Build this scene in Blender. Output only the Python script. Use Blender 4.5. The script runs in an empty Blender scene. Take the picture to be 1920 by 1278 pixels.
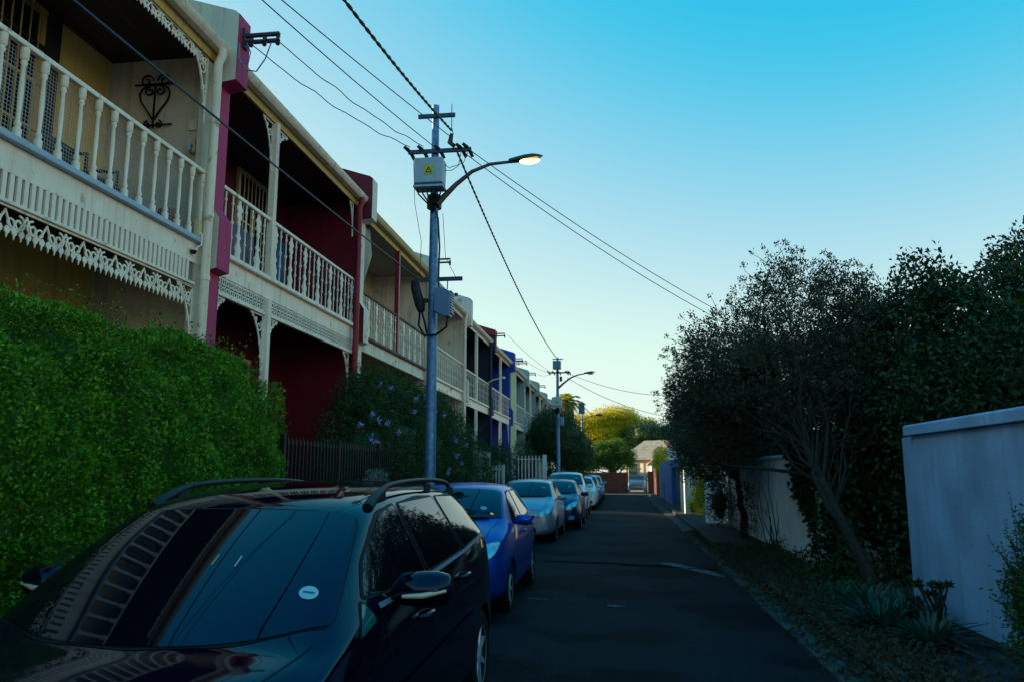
import bpy, bmesh, math, random
import numpy as np
from mathutils import Vector, Matrix
from mathutils.bvhtree import BVHTree

random.seed(7)
RNG = np.random.default_rng(11)
R = math.radians
scene = bpy.context.scene
COL = scene.collection

# ------------------------------------------------------------------ camera
cam_d = bpy.data.cameras.new('camera')
cam = bpy.data.objects.new('camera', cam_d)
COL.objects.link(cam)
scene.camera = cam
cam.location = (0, 0, 1.70)
cam_d.sensor_width = 36.0
cam_d.lens = 28.0
cam_d.clip_start = 0.05
cam_d.clip_end = 2000
PITCH = math.atan(246 / 1493.3)
YAW = R(7.7)
cam.rotation_euler = (R(90) + PITCH, 0, YAW)

# ------------------------------------------------------------------ sky, sun, exposure
SUN_EL = R(12.0)
SUN_AZ = R(-75.0)            # clockwise from +Y: the sun stands behind the terrace on the left
world = bpy.data.worlds.new('World')
scene.world = world
world.use_nodes = True
wt = world.node_tree
bg = wt.nodes['Background']
sky = wt.nodes.new('ShaderNodeTexSky')
sky.sky_type = 'NISHITA'
sky.sun_disc = False
sky.sun_elevation = SUN_EL
sky.sun_rotation = SUN_AZ
sky.air_density = 1.0
sky.dust_density = 0.5
sky.ozone_density = 2.0
sep = wt.nodes.new('ShaderNodeSeparateColor')
com = wt.nodes.new('ShaderNodeCombineColor')
wt.links.new(sky.outputs[0], sep.inputs[0])


def wmath(op, a, b=None, c=None):
    nd = wt.nodes.new('ShaderNodeMath'); nd.operation = op
    for k, v in enumerate((a, b, c)):
        if v is None:
            continue
        if isinstance(v, (int, float)):
            nd.inputs[k].default_value = v
        else:
            wt.links.new(v, nd.inputs[k])
    return nd.outputs[0]


# photographic grade of the whole sky: deeper blue overhead, pale towards the horizon and the sun
lr, lg, lb = (wmath('MULTIPLY', sep.outputs[i], .1) for i in range(3))
dr = wmath('SUBTRACT', lr, .077)
soft = wmath('MULTIPLY', wmath('ADD', dr, wmath('SQRT', wmath('ADD', wmath('MULTIPLY', dr, dr), .0001))), .5)
gr = wmath('MULTIPLY', wmath('SUBTRACT', 1.0, wmath('EXPONENT', wmath('DIVIDE', soft, -.07))), .78)
gg = wmath('MINIMUM', wmath('MULTIPLY', wmath('POWER', lg, .65), 1.9), .90)
gb = wmath('MINIMUM', wmath('MULTIPLY', wmath('POWER', lb, .10), .89), .86)
for i, v in enumerate((gr, gg, gb)):
    wt.links.new(wmath('MULTIPLY', v, 5.4), com.inputs[i])
wt.links.new(com.outputs[0], bg.inputs[0])
bg.inputs[1].default_value = 0.10

sun_d = bpy.data.lights.new('sun', 'SUN')
sun_d.energy = 5.0
sun_d.angle = R(0.5)
sun_d.color = (1.0, 0.80, 0.52)
sun = bpy.data.objects.new('sun', sun_d)
COL.objects.link(sun)
trav = Vector((-math.sin(SUN_AZ) * math.cos(SUN_EL), -math.cos(SUN_AZ) * math.cos(SUN_EL), -math.sin(SUN_EL)))
sun.rotation_euler = trav.to_track_quat('-Z', 'Y').to_euler()
sun.location = (-40, -6, 20)

vs = scene.view_settings
vs.view_transform = 'Standard'
vs.look = 'None'
vs.gamma = 1.0
vs.exposure = 1.0
vs.use_curve_mapping = False
scene.render.engine = 'CYCLES'
scene.cycles.use_denoising = True
scene.cycles.max_bounces = 6
scene.cycles.diffuse_bounces = 3
scene.cycles.glossy_bounces = 3
scene.cycles.transparent_max_bounces = 8
scene.cycles.sample_clamp_indirect = 4.0


# ------------------------------------------------------------------ materials
MATS = {}


def mat(name, col, rough=.6, metal=0., spec=.4, var=0., vscale=3., bump=0., bscale=60., streak=0., coat=0.,
        tint=None, trans=0., emit=None, estr=0., detail=4., wear=None, stint=None, agg=None):
    """procedural material: base colour with noise variation, vertical streaks of dirt and noise relief"""
    if name in MATS:
        return MATS[name]
    m = bpy.data.materials.new(name)
    m.use_nodes = True
    t = m.node_tree
    n, l = t.nodes, t.links
    bs = n['Principled BSDF']
    bs.inputs['Roughness'].default_value = rough
    bs.inputs['Metallic'].default_value = metal
    bs.inputs['Specular IOR Level'].default_value = spec
    if stint:
        bs.inputs['Specular Tint'].default_value = (*stint, 1)
    if coat:
        bs.inputs['Coat Weight'].default_value = coat
        bs.inputs['Coat Roughness'].default_value = .03
    if emit:
        bs.inputs['Emission Color'].default_value = (*emit, 1)
        bs.inputs['Emission Strength'].default_value = estr
    tc = n.new('ShaderNodeTexCoord')
    cur = None

    def rgb(c):
        x = n.new('ShaderNodeRGB'); x.outputs[0].default_value = (*c, 1); return x.outputs[0]

    def noise(scale, det=detail, mapping=None):
        x = n.new('ShaderNodeTexNoise')
        x.inputs['Scale'].default_value = scale
        x.inputs['Detail'].default_value = det
        if mapping:
            mp = n.new('ShaderNodeMapping'); mp.inputs['Scale'].default_value = mapping
            l.new(tc.outputs['Object'], mp.inputs[0]); l.new(mp.outputs[0], x.inputs['Vector'])
        else:
            l.new(tc.outputs['Object'], x.inputs['Vector'])
        return x.outputs['Fac']

    def mix(fac, a, b, lo=.3, hi=.7):
        r = n.new('ShaderNodeMapRange'); r.inputs['From Min'].default_value = lo; r.inputs['From Max'].default_value = hi
        l.new(fac, r.inputs['Value'])
        x = n.new('ShaderNodeMix'); x.data_type = 'RGBA'
        l.new(r.outputs['Result'], x.inputs['Factor'])
        l.new(a, x.inputs['A']); l.new(b, x.inputs['B'])
        return x.outputs['Result']

    cur = rgb(col)
    if var:
        cur = mix(noise(vscale), rgb([max(0, c * (1 - var)) for c in col]), rgb([min(1, c * (1 + var)) for c in col]))
    if streak:
        s = noise(1.0, 5, (9, 9, .7))
        cur = mix(s, cur, rgb([c * (1 - streak) * f for c, f in zip(col, (1, .95, .85))]), .52, .75)
    if agg:
        cur = mix(noise(160, 3), cur, rgb(agg), .45, .7)
        cur = mix(noise(.55, 3), cur, rgb([c * .45 for c in col]), .50, .56)
    if wear:
        wcol, wlo, whi, wsc = wear
        cur = mix(noise(wsc, 6), cur, rgb(wcol), wlo, whi)
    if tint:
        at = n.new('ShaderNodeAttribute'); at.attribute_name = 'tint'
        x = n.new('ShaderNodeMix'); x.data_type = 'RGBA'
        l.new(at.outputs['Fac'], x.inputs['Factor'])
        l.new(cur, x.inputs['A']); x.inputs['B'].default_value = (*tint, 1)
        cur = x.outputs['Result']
    l.new(cur, bs.inputs['Base Color'])
    if bump:
        bp = n.new('ShaderNodeBump'); bp.inputs['Strength'].default_value = min(1, bump)
        bp.inputs['Distance'].default_value = .01
        l.new(noise(bscale, 6), bp.inputs['Height']); l.new(bp.outputs[0], bs.inputs['Normal'])
    if trans:
        tr = n.new('ShaderNodeBsdfTranslucent'); l.new(cur, tr.inputs['Color'])
        mx = n.new('ShaderNodeMixShader'); mx.inputs[0].default_value = trans
        l.new(bs.outputs[0], mx.inputs[1]); l.new(tr.outputs[0], mx.inputs[2])
        l.new(mx.outputs[0], n['Material Output'].inputs['Surface'])
    MATS[name] = m
    return m


def paint(name, col, rough=.55, streak=.35, var=.08, bump=.25, bscale=90, wear=None):
    return mat(name, col, rough, streak=streak, var=var, bump=bump, bscale=bscale, wear=wear)


WHITE = paint('white_paint', (.96, .78, .62), .5, .25, wear=((.50, .38, .26), .62, .70, 5))
WHITE2 = paint('white_ironwork', (.84, .72, .60), .55, .3)
OFFWHITE = paint('off_white_plaster', (.80, .69, .58), .75, .35, wear=((.45, .38, .31), .60, .72, 2.5))
GREYWALL = paint('grey_plaster', (.66, .57, .45), .8, .3)
CREAM = paint('cream_plaster', (.78, .58, .30), .8, .3)
GOLD = paint('ochre_plaster', (.88, .56, .15), .8, .3)
OCHRE = paint('ochre_timber', (.60, .35, .09), .5, .3)
MAGENTA = paint('magenta_plaster', (.46, .03, .12), .7, .35)
MAROON = paint('maroon_plaster', (.17, .006, .022), .7, .25)
MAROON_TRIM = paint('maroon_gloss', (.26, .014, .03), .4, .2)
NAVY = paint('navy_plaster', (.012, .022, .06), .6, .2)
BLUE = paint('cobalt_plaster', (.012, .05, .36), .6, .2)
LIME = paint('pale_lime_plaster', (.45, .50, .24), .7, .25)
TEAL = paint('teal_plaster', (.03, .14, .2), .7, .25)
PALEBLUE = paint('pale_blue_plaster', (.32, .44, .48), .7, .25)
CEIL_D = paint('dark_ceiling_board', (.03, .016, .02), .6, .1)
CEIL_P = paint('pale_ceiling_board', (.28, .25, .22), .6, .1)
IRON_BLK = mat('black_iron', (.008, .009, .012), .5, spec=.3, var=.3, bump=.2)
RUSTRAIL = mat('rusty_rail', (.10, .045, .03), .7, var=.5, vscale=9, bump=.3)
CORR = mat('corrugated_grey', (.22, .23, .25), .5, metal=.3, var=.25, vscale=2, streak=.3)
RUSTROOF = mat('rusty_roof_sheet', (.48, .40, .28), .7, var=.15, streak=.25, wear=((.42, .16, .05), .5, .72, 1.6))
GLASSW = mat('window_pane', (.010, .014, .02), .05, spec=.6)
NET = mat('wire_netting', (.42, .42, .42), .6, metal=.2)
GALV = mat('galvanised_steel', (.10, .22, .40), .5, metal=.55, var=.30, vscale=14, bump=.12, bscale=40,
           wear=((.40, .50, .62), .60, .78, 11))
GALV_D = mat('dark_galvanised', (.05, .07, .11), .55, metal=.5, var=.3, vscale=20)
INSUL = mat('brown_insulator', (.012, .010, .012), .35, spec=.5)
CABLE = mat('black_cable', (.006, .007, .010), .6)
CABLE_B = mat('blue_black_cable', (.012, .02, .045), .5)
BOXGREY = mat('grey_enclosure', (.36, .46, .56), .45, var=.06, streak=.12)
BOXBLUE = mat('blue_grey_enclosure', (.10, .18, .32), .4, var=.1)
YELLOW = mat('yellow_sticker', (.62, .48, .02), .5)
BLACKP = mat('black_print', (.01, .01, .008), .5)
LAMPON = mat('lit_lamp_bowl', (1, .75, .1), .3, emit=(1.0, .60, .10), estr=4.5)
LAMPOFF = mat('unlit_lamp_bowl', (.4, .42, .42), .2)
BRICK = mat('red_brick', (.13, .035, .025), .85, var=.4, vscale=6, bump=.4)
MORTAR = mat('mortar', (.2, .18, .16), .9)


# ------------------------------------------------------------------ mesh helpers
class MB:
    """collects shapes in world coordinates; build() links them as one mesh object"""

    def __init__(self):
        self.v, self.f = [], []

    def add(self, vs, fs):
        o = len(self.v)
        self.v += [tuple(p) for p in vs]
        self.f += [tuple(i + o for i in f) for f in fs]
        return self

    def box(self, x0, x1, y0, y1, z0, z1):
        x0, x1 = sorted((x0, x1)); y0, y1 = sorted((y0, y1)); z0, z1 = sorted((z0, z1))
        v = [(x0, y0, z0), (x1, y0, z0), (x1, y1, z0), (x0, y1, z0), (x0, y0, z1), (x1, y0, z1), (x1, y1, z1), (x0, y1, z1)]
        return self.add(v, [(3, 2, 1, 0), (4, 5, 6, 7), (0, 1, 5, 4), (1, 2, 6, 5), (2, 3, 7, 6), (3, 0, 4, 7)])

    def prism(self, poly, axis, a, b):
        """poly: 2-D outline counter-clockwise; axis 'x': (y,z), 'y': (x,z), 'z': (x,y)"""
        def P(p, t):
            return {'x': (t, p[0], p[1]), 'y': (p[0], t, p[1]), 'z': (p[0], p[1], t)}[axis]
        n = len(poly)
        v = [P(p, a) for p in poly] + [P(p, b) for p in poly]
        f = [tuple(range(n))[::-1], tuple(range(n, 2 * n))]
        f += [(i, (i + 1) % n, n + (i + 1) % n, n + i) for i in range(n)]
        return self.add(v, f)

    def tube(self, pts, r, n=8, cap=True):
        pts = [Vector(p) for p in pts]
        if not hasattr(r, '__len__'):
            r = [r] * len(pts)
        vs, fs = [], []
        up = None
        for i, p in enumerate(pts):
            t = (pts[min(i + 1, len(pts) - 1)] - pts[max(i - 1, 0)]).normalized()
            if up is None:
                up = Vector((0, 0, 1)) if abs(t.z) < .9 else Vector((1, 0, 0))
            a = t.cross(up)
            if a.length < 1e-4:
                a = t.orthogonal()
            a.normalize()
            b = a.cross(t).normalized()
            up = b
            for k in range(n):
                an = 2 * math.pi * k / n
                vs.append(p + a * (r[i] * math.cos(an)) + b * (r[i] * math.sin(an)))
        for i in range(len(pts) - 1):
            for k in range(n):
                k2 = (k + 1) % n
                fs.append((i * n + k, i * n + k2, (i + 1) * n + k2, (i + 1) * n + k))
        if cap:
            fs.append(tuple(range(n))[::-1]); fs.append(tuple(range((len(pts) - 1) * n, len(pts) * n)))
        return self.add(vs, fs)

    def lathe(self, prof, c=(0, 0, 0), n=10, axis='z', sq=False, cap=True):
        """prof: (radius, height) pairs"""
        vs, fs = [], []
        for r, h in prof:
            for k in range(n):
                an = 2 * math.pi * (k + (.5 if sq else 0)) / n
                q = (r * math.cos(an), r * math.sin(an), h)
                if axis == 'x':
                    q = (h, q[0], q[1])
                elif axis == 'y':
                    q = (q[0], h, q[1])
                vs.append((c[0] + q[0], c[1] + q[1], c[2] + q[2]))
        m = len(prof)
        for i in range(m - 1):
            for k in range(n):
                k2 = (k + 1) % n
                fs.append((i * n + k, i * n + k2, (i + 1) * n + k2, (i + 1) * n + k))
        if cap:
            fs.append(tuple(range(n))[::-1]); fs.append(tuple(range((m - 1) * n, m * n)))
        return self.add(vs, fs)

    def ribbon(self, pts, w, x, d, plane='yz'):
        """flat cast bar following a 2-D line in the plane, extruded d along the third axis from x"""
        pts = [Vector(p) for p in pts]
        L, Rr = [], []
        for i, p in enumerate(pts):
            t = (pts[min(i + 1, len(pts) - 1)] - pts[max(i - 1, 0)])
            if t.length < 1e-6:
                t = Vector((1, 0))
            t.normalize()
            nn = Vector((-t.y, t.x)) * (w if not hasattr(w, '__len__') else w[i]) * .5
            L.append(p + nn); Rr.append(p - nn)

        def P(q, t):
            return (t, q.x, q.y) if plane == 'yz' else (q.x, t, q.y)
        vs, fs = [], []
        for a, b in zip(L, Rr):
            vs += [P(a, x), P(b, x), P(b, x + d), P(a, x + d)]
        for i in range(len(pts) - 1):
            o, q = i * 4, i * 4 + 4
            for k in range(4):
                k2 = (k + 1) % 4
                fs.append((o + k, o + k2, q + k2, q + k))
        fs.append((3, 2, 1, 0)); e = (len(pts) - 1) * 4; fs.append((e, e + 1, e + 2, e + 3))
        return self.add(vs, fs)

    def mesh(self, name, m, base=(0, 0, 0), smooth=None):
        me = bpy.data.meshes.new(name)
        b = Vector(base)
        me.from_pydata([tuple(Vector(p) - b) for p in self.v], [], self.f)
        bm = bmesh.new(); bm.from_mesh(me); bmesh.ops.recalc_face_normals(bm, faces=bm.faces); bm.to_mesh(me); bm.free()
        if m is not None:
            for q in (m if isinstance(m, (list, tuple)) else [m]):
                me.materials.append(q)
        if smooth is not None:
            me.shade_smooth()
            me.set_sharp_from_angle(angle=R(smooth))
        return me

    def build(self, name, m, parent=None, smooth=None, bevel=0., at=None):
        base = BASE.get(parent.name, (0, 0, 0)) if parent else (at or (0, 0, 0))
        me = self.mesh(name, m, base, smooth)
        o = bpy.data.objects.new(name, me)
        COL.objects.link(o)
        if parent:
            o.parent = parent
            BASE[o.name] = base
        else:
            o.location = base
            BASE[o.name] = base
        if bevel:
            mo = o.modifiers.new('bevel', 'BEVEL'); mo.width = bevel; mo.segments = 2; mo.limit_method = 'ANGLE'
        return o


BASE = {}


def thing(name, label, cat, loc, group=None):
    o = bpy.data.objects.new(name, None)
    COL.objects.link(o)
    o.location = loc
    o.empty_display_size = .2
    o['label'] = label; o['category'] = cat
    if group:
        o['group'] = group
    BASE[o.name] = tuple(loc)
    return o


def tag(o, label, cat, group=None, kind=None):
    o['label'] = label; o['category'] = cat
    if group:
        o['group'] = group
    if kind:
        o['kind'] = kind
    return o


def struct(o, label=None):
    o['kind'] = 'structure'
    if label:
        o['label'] = label
    return o


def inst(name, me, parent, loc):
    """a part sharing mesh data; loc in world coordinates"""
    o = bpy.data.objects.new(name, me)
    COL.objects.link(o)
    b = BASE[parent.name]
    o.location = (loc[0] - b[0], loc[1] - b[1], loc[2] - b[2])
    o.parent = parent
    BASE[o.name] = b
    return o


def arc(cx, cy, r, a0, a1, n=10):
    return [(cx + r * math.cos(R(a0 + (a1 - a0) * i / n)), cy + r * math.sin(R(a0 + (a1 - a0) * i / n))) for i in range(n + 1)]


def spiral(cx, cy, r0, r1, a0, a1, n=14):
    return [(cx + (r0 + (r1 - r0) * i / n) * math.cos(R(a0 + (a1 - a0) * i / n)),
             cy + (r0 + (r1 - r0) * i / n) * math.sin(R(a0 + (a1 - a0) * i / n))) for i in range(n + 1)]


# pixel -> world helpers used only to find real positions
F = 1493.3
cp, sp, cy_, sy_ = math.cos(PITCH), math.sin(PITCH), math.cos(YAW), math.sin(YAW)


def ray(px, py):
    x, y = (px - 960) / F, -(py - 639) / F
    f, u = cp - sp * y, sp + cp * y
    return Vector((x * cy_ - f * sy_, x * sy_ + f * cy_, u))


CAM = Vector((0, 0, 1.7))


def onX(px, py, X):
    r = ray(px, py); return CAM + r * (X / r.x)


def onY(px, py, Y):
    r = ray(px, py); return CAM + r * (Y / r.y)

# ------------------------------------------------------------------ ground, road, pavements
ASPH = mat('asphalt', (.013, .0115, .017), .85, spec=.08, var=.4, vscale=1.1, bump=1., bscale=110,
           wear=((.14, .14, .17), .68, .72, 48), agg=(.030, .028, .036))
ASPH2 = mat('pavement_asphalt', (.035, .036, .04), .9, spec=.15, var=.3, vscale=2, bump=.6, bscale=120,
            wear=((.2, .2, .19), .70, .76, 40))
GUTTER = mat('dirty_gutter_concrete', (.085, .075, .072), .9, spec=.15, var=.45, vscale=4, bump=.6, bscale=60,
             wear=((.022, .02, .018), .46, .62, 3.2))
EARTH = mat('earth', (.045, .036, .026), .95, spec=.1, var=.4, vscale=3, bump=.8, bscale=30)
CONC = mat('old_concrete', (.15, .135, .12), .85, spec=.2, var=.3, vscale=5, bump=.5, bscale=80,
           wear=((.07, .065, .055), .55, .75, 4))
PAINTW = mat('worn_road_paint', (.10, .12, .19), .8, var=.3, vscale=8, wear=((.014, .014, .02), .46, .58, 14))

struct(MB().add([(-600, -300, -.06), (600, -300, -.06), (600, 900, -.06), (-600, 900, -.06)], [(0, 1, 2, 3)]).build('ground', EARTH))
ROAD_L, ROAD_R, ROAD_END = -3.0, 1.75, 63.0
xs = np.linspace(ROAD_L, ROAD_R, 15)
ys = np.concatenate([np.arange(-40, 30, 1.0), np.arange(30, ROAD_END + .1, 3.0)])


def road_z(x):
    t = (x - (-.8)) / 2.4
    return .05 * (1 - t * t)


vs_, fs_ = [], []
for y in ys:
    for x in xs:
        edge = .035 * math.sin(y * 1.9) + .02 * math.sin(y * 5.3) if x == xs[-1] else 0
        vs_.append((x + edge, y, road_z(x) + .004 * math.sin(x * 3 + y * .7)))
for j in range(len(ys) - 1):
    for i in range(len(xs) - 1):
        a = j * len(xs) + i
        fs_.append((a, a + 1, a + len(xs) + 1, a + len(xs)))
road = struct(MB().add(vs_, fs_).build('road', ASPH, smooth=60))
struct(MB().box(-7, 9, ROAD_END, 66.5, -.3, .03).build('sun_band_apron', CONC), 'pale concrete strip coloured as sunlit road across the far end of the road')  # pale concrete colour stands in for the sunlit band at the road end

# left pavement with kerb stones
lp = struct(MB().box(-4.35, -3.14, -40, 62, -.3, .12).build('pavement_left', CONC))
lk = struct(MB().box(-3.13, -3.03, -40, 62, -.3, .06).build('kerb_left', CONC))
kst = MB().box(-.06, .06, .01, .99, -.2, .13).mesh('kerb_stone', CONC)
for i in range(40):
    inst('kerb_stone', kst, lk, (-3.07, i * 1.0, 0))
# front gardens
struct(MB().box(-7.0, -4.36, -40, 62, -.3, .14).build('front_gardens', EARTH))

# right gutter, kerb and pavement
rg = struct(MB().box(1.70, 2.08, -40, 63, -.3, -.055).build('gutter_right', GUTTER))
for i in range(46):
    y = i * 1.0 - 1
    w = random.uniform(-.015, .015)
    slab = MB().add([(1.76 + w, y + .012, -.07 + .0), (2.07, y + .012, -.07), (2.07, y + .985, -.07), (1.76 + w, y + .985, -.07),
                     (1.76 + w, y + .012, .012), (2.07, y + .012, .028 + w * .5), (2.07, y + .985, .028 + w * .5), (1.76 + w, y + .985, .012)],
                    [(3, 2, 1, 0), (4, 5, 6, 7), (0, 1, 5, 4), (1, 2, 6, 5), (2, 3, 7, 6), (3, 0, 4, 7)])
    slab.build('gutter_slab', GUTTER, rg)
rk = struct(MB().box(2.09, 2.19, -40, 63, -.3, .08).build('kerb_right', GUTTER))
kst2 = MB().box(-.055, .055, .012, .985, -.2, .02).mesh('kerb_stone', GUTTER)
for i in range(46):
    dx = random.uniform(-.02, .02)
    inst('kerb_stone', kst2, rk, (2.14 + dx, i * 1.0 - 1, .105 + random.uniform(-.015, .015)))
struct(MB().box(2.20, 3.35, -40, 63, -.3, .10).build('pavement_right', ASPH2))
struct(MB().box(3.35, 14, -40, 64, -.3, .12).build('gardens_right', EARTH))

# worn paint on the road: each a thin sheet just above the asphalt
def road_mark(name, label, pts, h=.006):
    v = [(x, y, road_z(x) + .006 + h) for x, y in pts]
    o = MB().add(v, [tuple(range(len(v)))]).build(name, PAINTW)
    tag(o, label, 'road marking')


road_mark('worn_paint_patch', 'long bluish worn paint smear on the asphalt near the right gutter',
          [(.62, 15.5), (.95, 14.95), (1.3, 14.3), (1.6, 13.85), (1.68, 13.95), (1.55, 14.5), (1.25, 15.1), (.9, 15.65)])
road_mark('paint_dash', 'short pale paint dash in the middle of the near asphalt',
          [(-.22, 10.40), (.0, 10.38), (.02, 10.46), (-.2, 10.50)])
road_mark('paint_fleck', 'faint thin pale streak on the asphalt beside the blue hatchback',
          [(-1.28, 10.86), (-1.0, 10.80), (-1.0, 10.84), (-1.25, 10.92)])


TAR = mat('tar_seam', (.003, .003, .004), .95, spec=0.)


def tar_line(label, pts, w):
    v, f = [], []
    random.seed(len(label))
    for i, (x, y) in enumerate(pts):
        dx, dy = pts[min(i + 1, len(pts) - 1)][0] - pts[max(i - 1, 0)][0], pts[min(i + 1, len(pts) - 1)][1] - pts[max(i - 1, 0)][1]
        L = math.hypot(dx, dy); nx, ny = -dy / L, dx / L
        ww = w * random.uniform(.6, 1.3)
        for sg in (-1, 1):
            v.append((x + nx * ww * sg, y + ny * ww * sg, road_z(x) + .012))
    f = [(2 * i, 2 * i + 1, 2 * i + 3, 2 * i + 2) for i in range(len(pts) - 1)]
    o = MB().add(v, f).build('tar_seam', TAR, at=(pts[0][0], pts[0][1], 0))
    tag(o, label, 'tar seam', 'tar seams in the asphalt')


tar_line('dark tar seam crossing the road near the worn paint smear', [(-1.45 + i * .26, 15.4 - .05 * i + .06 * math.sin(i * 1.7)) for i in range(13)], .05)
random.seed(7)

# ------------------------------------------------------------------ terrace houses
FX, WX = -5.40, -7.0
RAIL_Z, DECK_Z, EAVE_Z = 5.64, 4.70, 7.40


def party_wall(root, y, side, front, name='party_wall', th=.34, hi=8.05, corb=True, zg=0.):
    lo_x, co_x, hi_x = -5.38, (-5.24 if corb else -5.38), (-5.13 if corb else -5.3)
    front_line = [(lo_x, 0), (lo_x, 4.33 + zg), (co_x, 4.36 + zg), (co_x, 5.05 + zg), (lo_x, 5.25 + zg), (lo_x, 6.98 + zg), (hi_x, 7.02 + zg), (hi_x, hi + zg - .05)]
    prof = [(-11.5, 0)] + front_line + [(hi_x - .06, hi + zg), (-9.3, hi + 1.35 + zg), (-11.5, hi + .3 + zg)]
    w = MB().prism(prof, 'y', y - th / 2, y + th / 2).build(name, side, root)
    sk = MB()
    for (x0, z0), (x1, z1) in zip(front_line[:-1], front_line[1:]):
        if abs(z1 - z0) < .05:
            sk.add([(x0, y - th / 2 - .002, z0 - .004), (x1 + .006, y - th / 2 - .002, z1 - .004), (x1 + .006, y + th / 2 + .002, z1 - .004), (x0, y + th / 2 + .002, z0 - .004)], [(0, 1, 2, 3)])
        else:
            sk.add([(x0 + .006, y - th / 2 - .002, z0), (x0 + .006, y + th / 2 + .002, z0), (x1 + .006, y + th / 2 + .002, z1), (x1 + .006, y - th / 2 - .002, z1)], [(0, 1, 2, 3)])
    sk.build('pier_front', front, w)
    return w


def corrugated(root, y0, y1, line, m, name='roof', pitch=.085, amp=.016):
    ny = int((y1 - y0) / pitch * 4)
    vs, fs = [], []
    for i in range(ny + 1):
        y = y0 + (y1 - y0) * i / ny
        dz = amp * math.sin(2 * math.pi * (y - y0) / pitch)
        for x, z in line:
            vs.append((x, y, z + dz))
    k = len(line)
    for i in range(ny):
        for j in range(k - 1):
            fs.append((i * k + j, i * k + j + 1, (i + 1) * k + j + 1, (i + 1) * k + j))
    return MB().add(vs, fs).build(name, m, root)


def lace_strip(y0, y1, ztop, h, x, d=.018, period=.30, scallop=True, dense=1.0):
    """cast-iron lace: running scrolls with pointed drops below"""
    b = MB()
    b.box(x, x + d, y0, y1, ztop - .022, ztop)
    n = max(1, round((y1 - y0) / period)); p = (y1 - y0) / n
    for i in range(n):
        c = y0 + (i + .5) * p
        s = 1 if i % 2 else -1
        zc = ztop - h * .40
        r = min(p * .30, h * .30)
        b.ribbon(spiral(c - s * p * .18, zc, r, r * .25, 90, 90 + s * 430, 16), .020, x + .002, d - .004)
        b.ribbon(spiral(c + s * p * .22, zc - h * .05, r * .8, r * .2, -90, -90 - s * 400, 14), .018, x + .003, d - .006)
        b.ribbon([(c - p * .5, ztop - h * .12), (c - p * .2, ztop - h * .55), (c + p * .15, ztop - h * .62), (c + p * .5, ztop - h * .18)], .018, x + .001, d - .002)
        if scallop:
            for q in range(3):
                cc = c - p / 2 + (q + .5) * p / 3
                z0 = ztop - h * .60
                b.prism([(cc - p * .05, z0 + h * .05), (cc - p * .13, z0 - h * .04), (cc - p * .10, z0 - h * .13), (cc - p * .045, z0 - h * .15), (cc, z0 - h * .28), (cc + p * .045, z0 - h * .15), (cc + p * .10, z0 - h * .13), (cc + p * .13, z0 - h * .04), (cc + p * .05, z0 + h * .05)], 'x', x + .004, x + d - .002)
    return b


def lace_bracket(yp, ztop, w, h, x, s, d=.018):
    """corner bracket hanging below a beam beside a post; s = +1 reaches towards +y"""
    b = MB()
    b.ribbon([(yp + s * .012, ztop), (yp + s * .012, ztop - h)], .022, x, d)
    b.ribbon([(yp, ztop - .012), (yp + s * w, ztop - .012)], .022, x, d)
    pts = [(yp + s * w * (1 - t) ** 1.6, ztop - h * t ** 1.5 * .98 - .015) for t in np.linspace(0, 1, 12)]
    b.ribbon(pts, .026, x + .001, d)
    for k, (fy, fz, rr) in enumerate(((.30, .22, .15), (.16, .50, .11), (.60, .12, .08), (.09, .74, .07))):
        r = rr * min(w, h) * 1.35
        b.ribbon(spiral(yp + s * w * fy, ztop - h * fz, r, r * .25, 60, 60 + s * 440, 14), .02, x + .002, d - .004)
    for q in pts[1:-1:2]:
        b.prism([(q[0] - .025, q[1] + .01), (q[0], q[1] - .045), (q[0] + .03, q[1] - .02), (q[0] + .02, q[1] + .02)], 'x', x + .003, x + d - .002)
    return b


def fret_panel(y0, y1, z0, z1, x, d=.016):
    """fretwork frieze: two rows of small pierced quatrefoils"""
    b = MB()
    b.box(x, x + d, y0, y1, z1 - .015, z1).box(x, x + d, y0, y1, z0, z0 + .015)
    p = .125
    n = max(1, round((y1 - y0) / p)); p = (y1 - y0) / n
    h = (z1 - z0) / 2
    for i in range(n):
        for j in range(2):
            c, z = y0 + (i + .5) * p, z0 + (j + .5) * h
            b.ribbon(arc(c, z, min(p, h) * .34, 0, 360, 8), .022, x + .001, d - .002)
            b.ribbon([(c - p / 2, z - h / 2), (c - p * .2, z - h * .2)], .02, x + .002, d - .004)
            b.ribbon([(c + p / 2, z - h / 2), (c + p * .2, z - h * .2)], .02, x + .002, d - .004)
            b.ribbon([(c - p / 2, z + h / 2), (c - p * .2, z + h * .2)], .02, x + .002, d - .004)
            b.ribbon([(c + p / 2, z + h / 2), (c + p * .2, z + h * .2)], .02, x + .002, d - .004)
    return b


def turned(h, r=.03):
    return MB().lathe([(r * 1.35, 0), (r * 1.35, h * .10), (r * .8, h * .12), (r * 1.15, h * .16), (r * .62, h * .20), (r * .85, h * .5), (r * .62, h * .80), (r * 1.1, h * .83),
                       (r * .8, h * .86), (r * 1.35, h * .88), (r * 1.35, h)], n=8)


def iron_bal(h, r=.012):
    return MB().lathe([(r * 1.4, 0), (r, .03), (r, h * .28), (r * 2.2, h * .31), (r, h * .34), (r, h * .52), (r * 2.4, h * .56), (r, h * .60), (r, h * .84), (r * 2.2, h * .87), (r, h * .9), (r * 1.3, h)], n=6)


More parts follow.
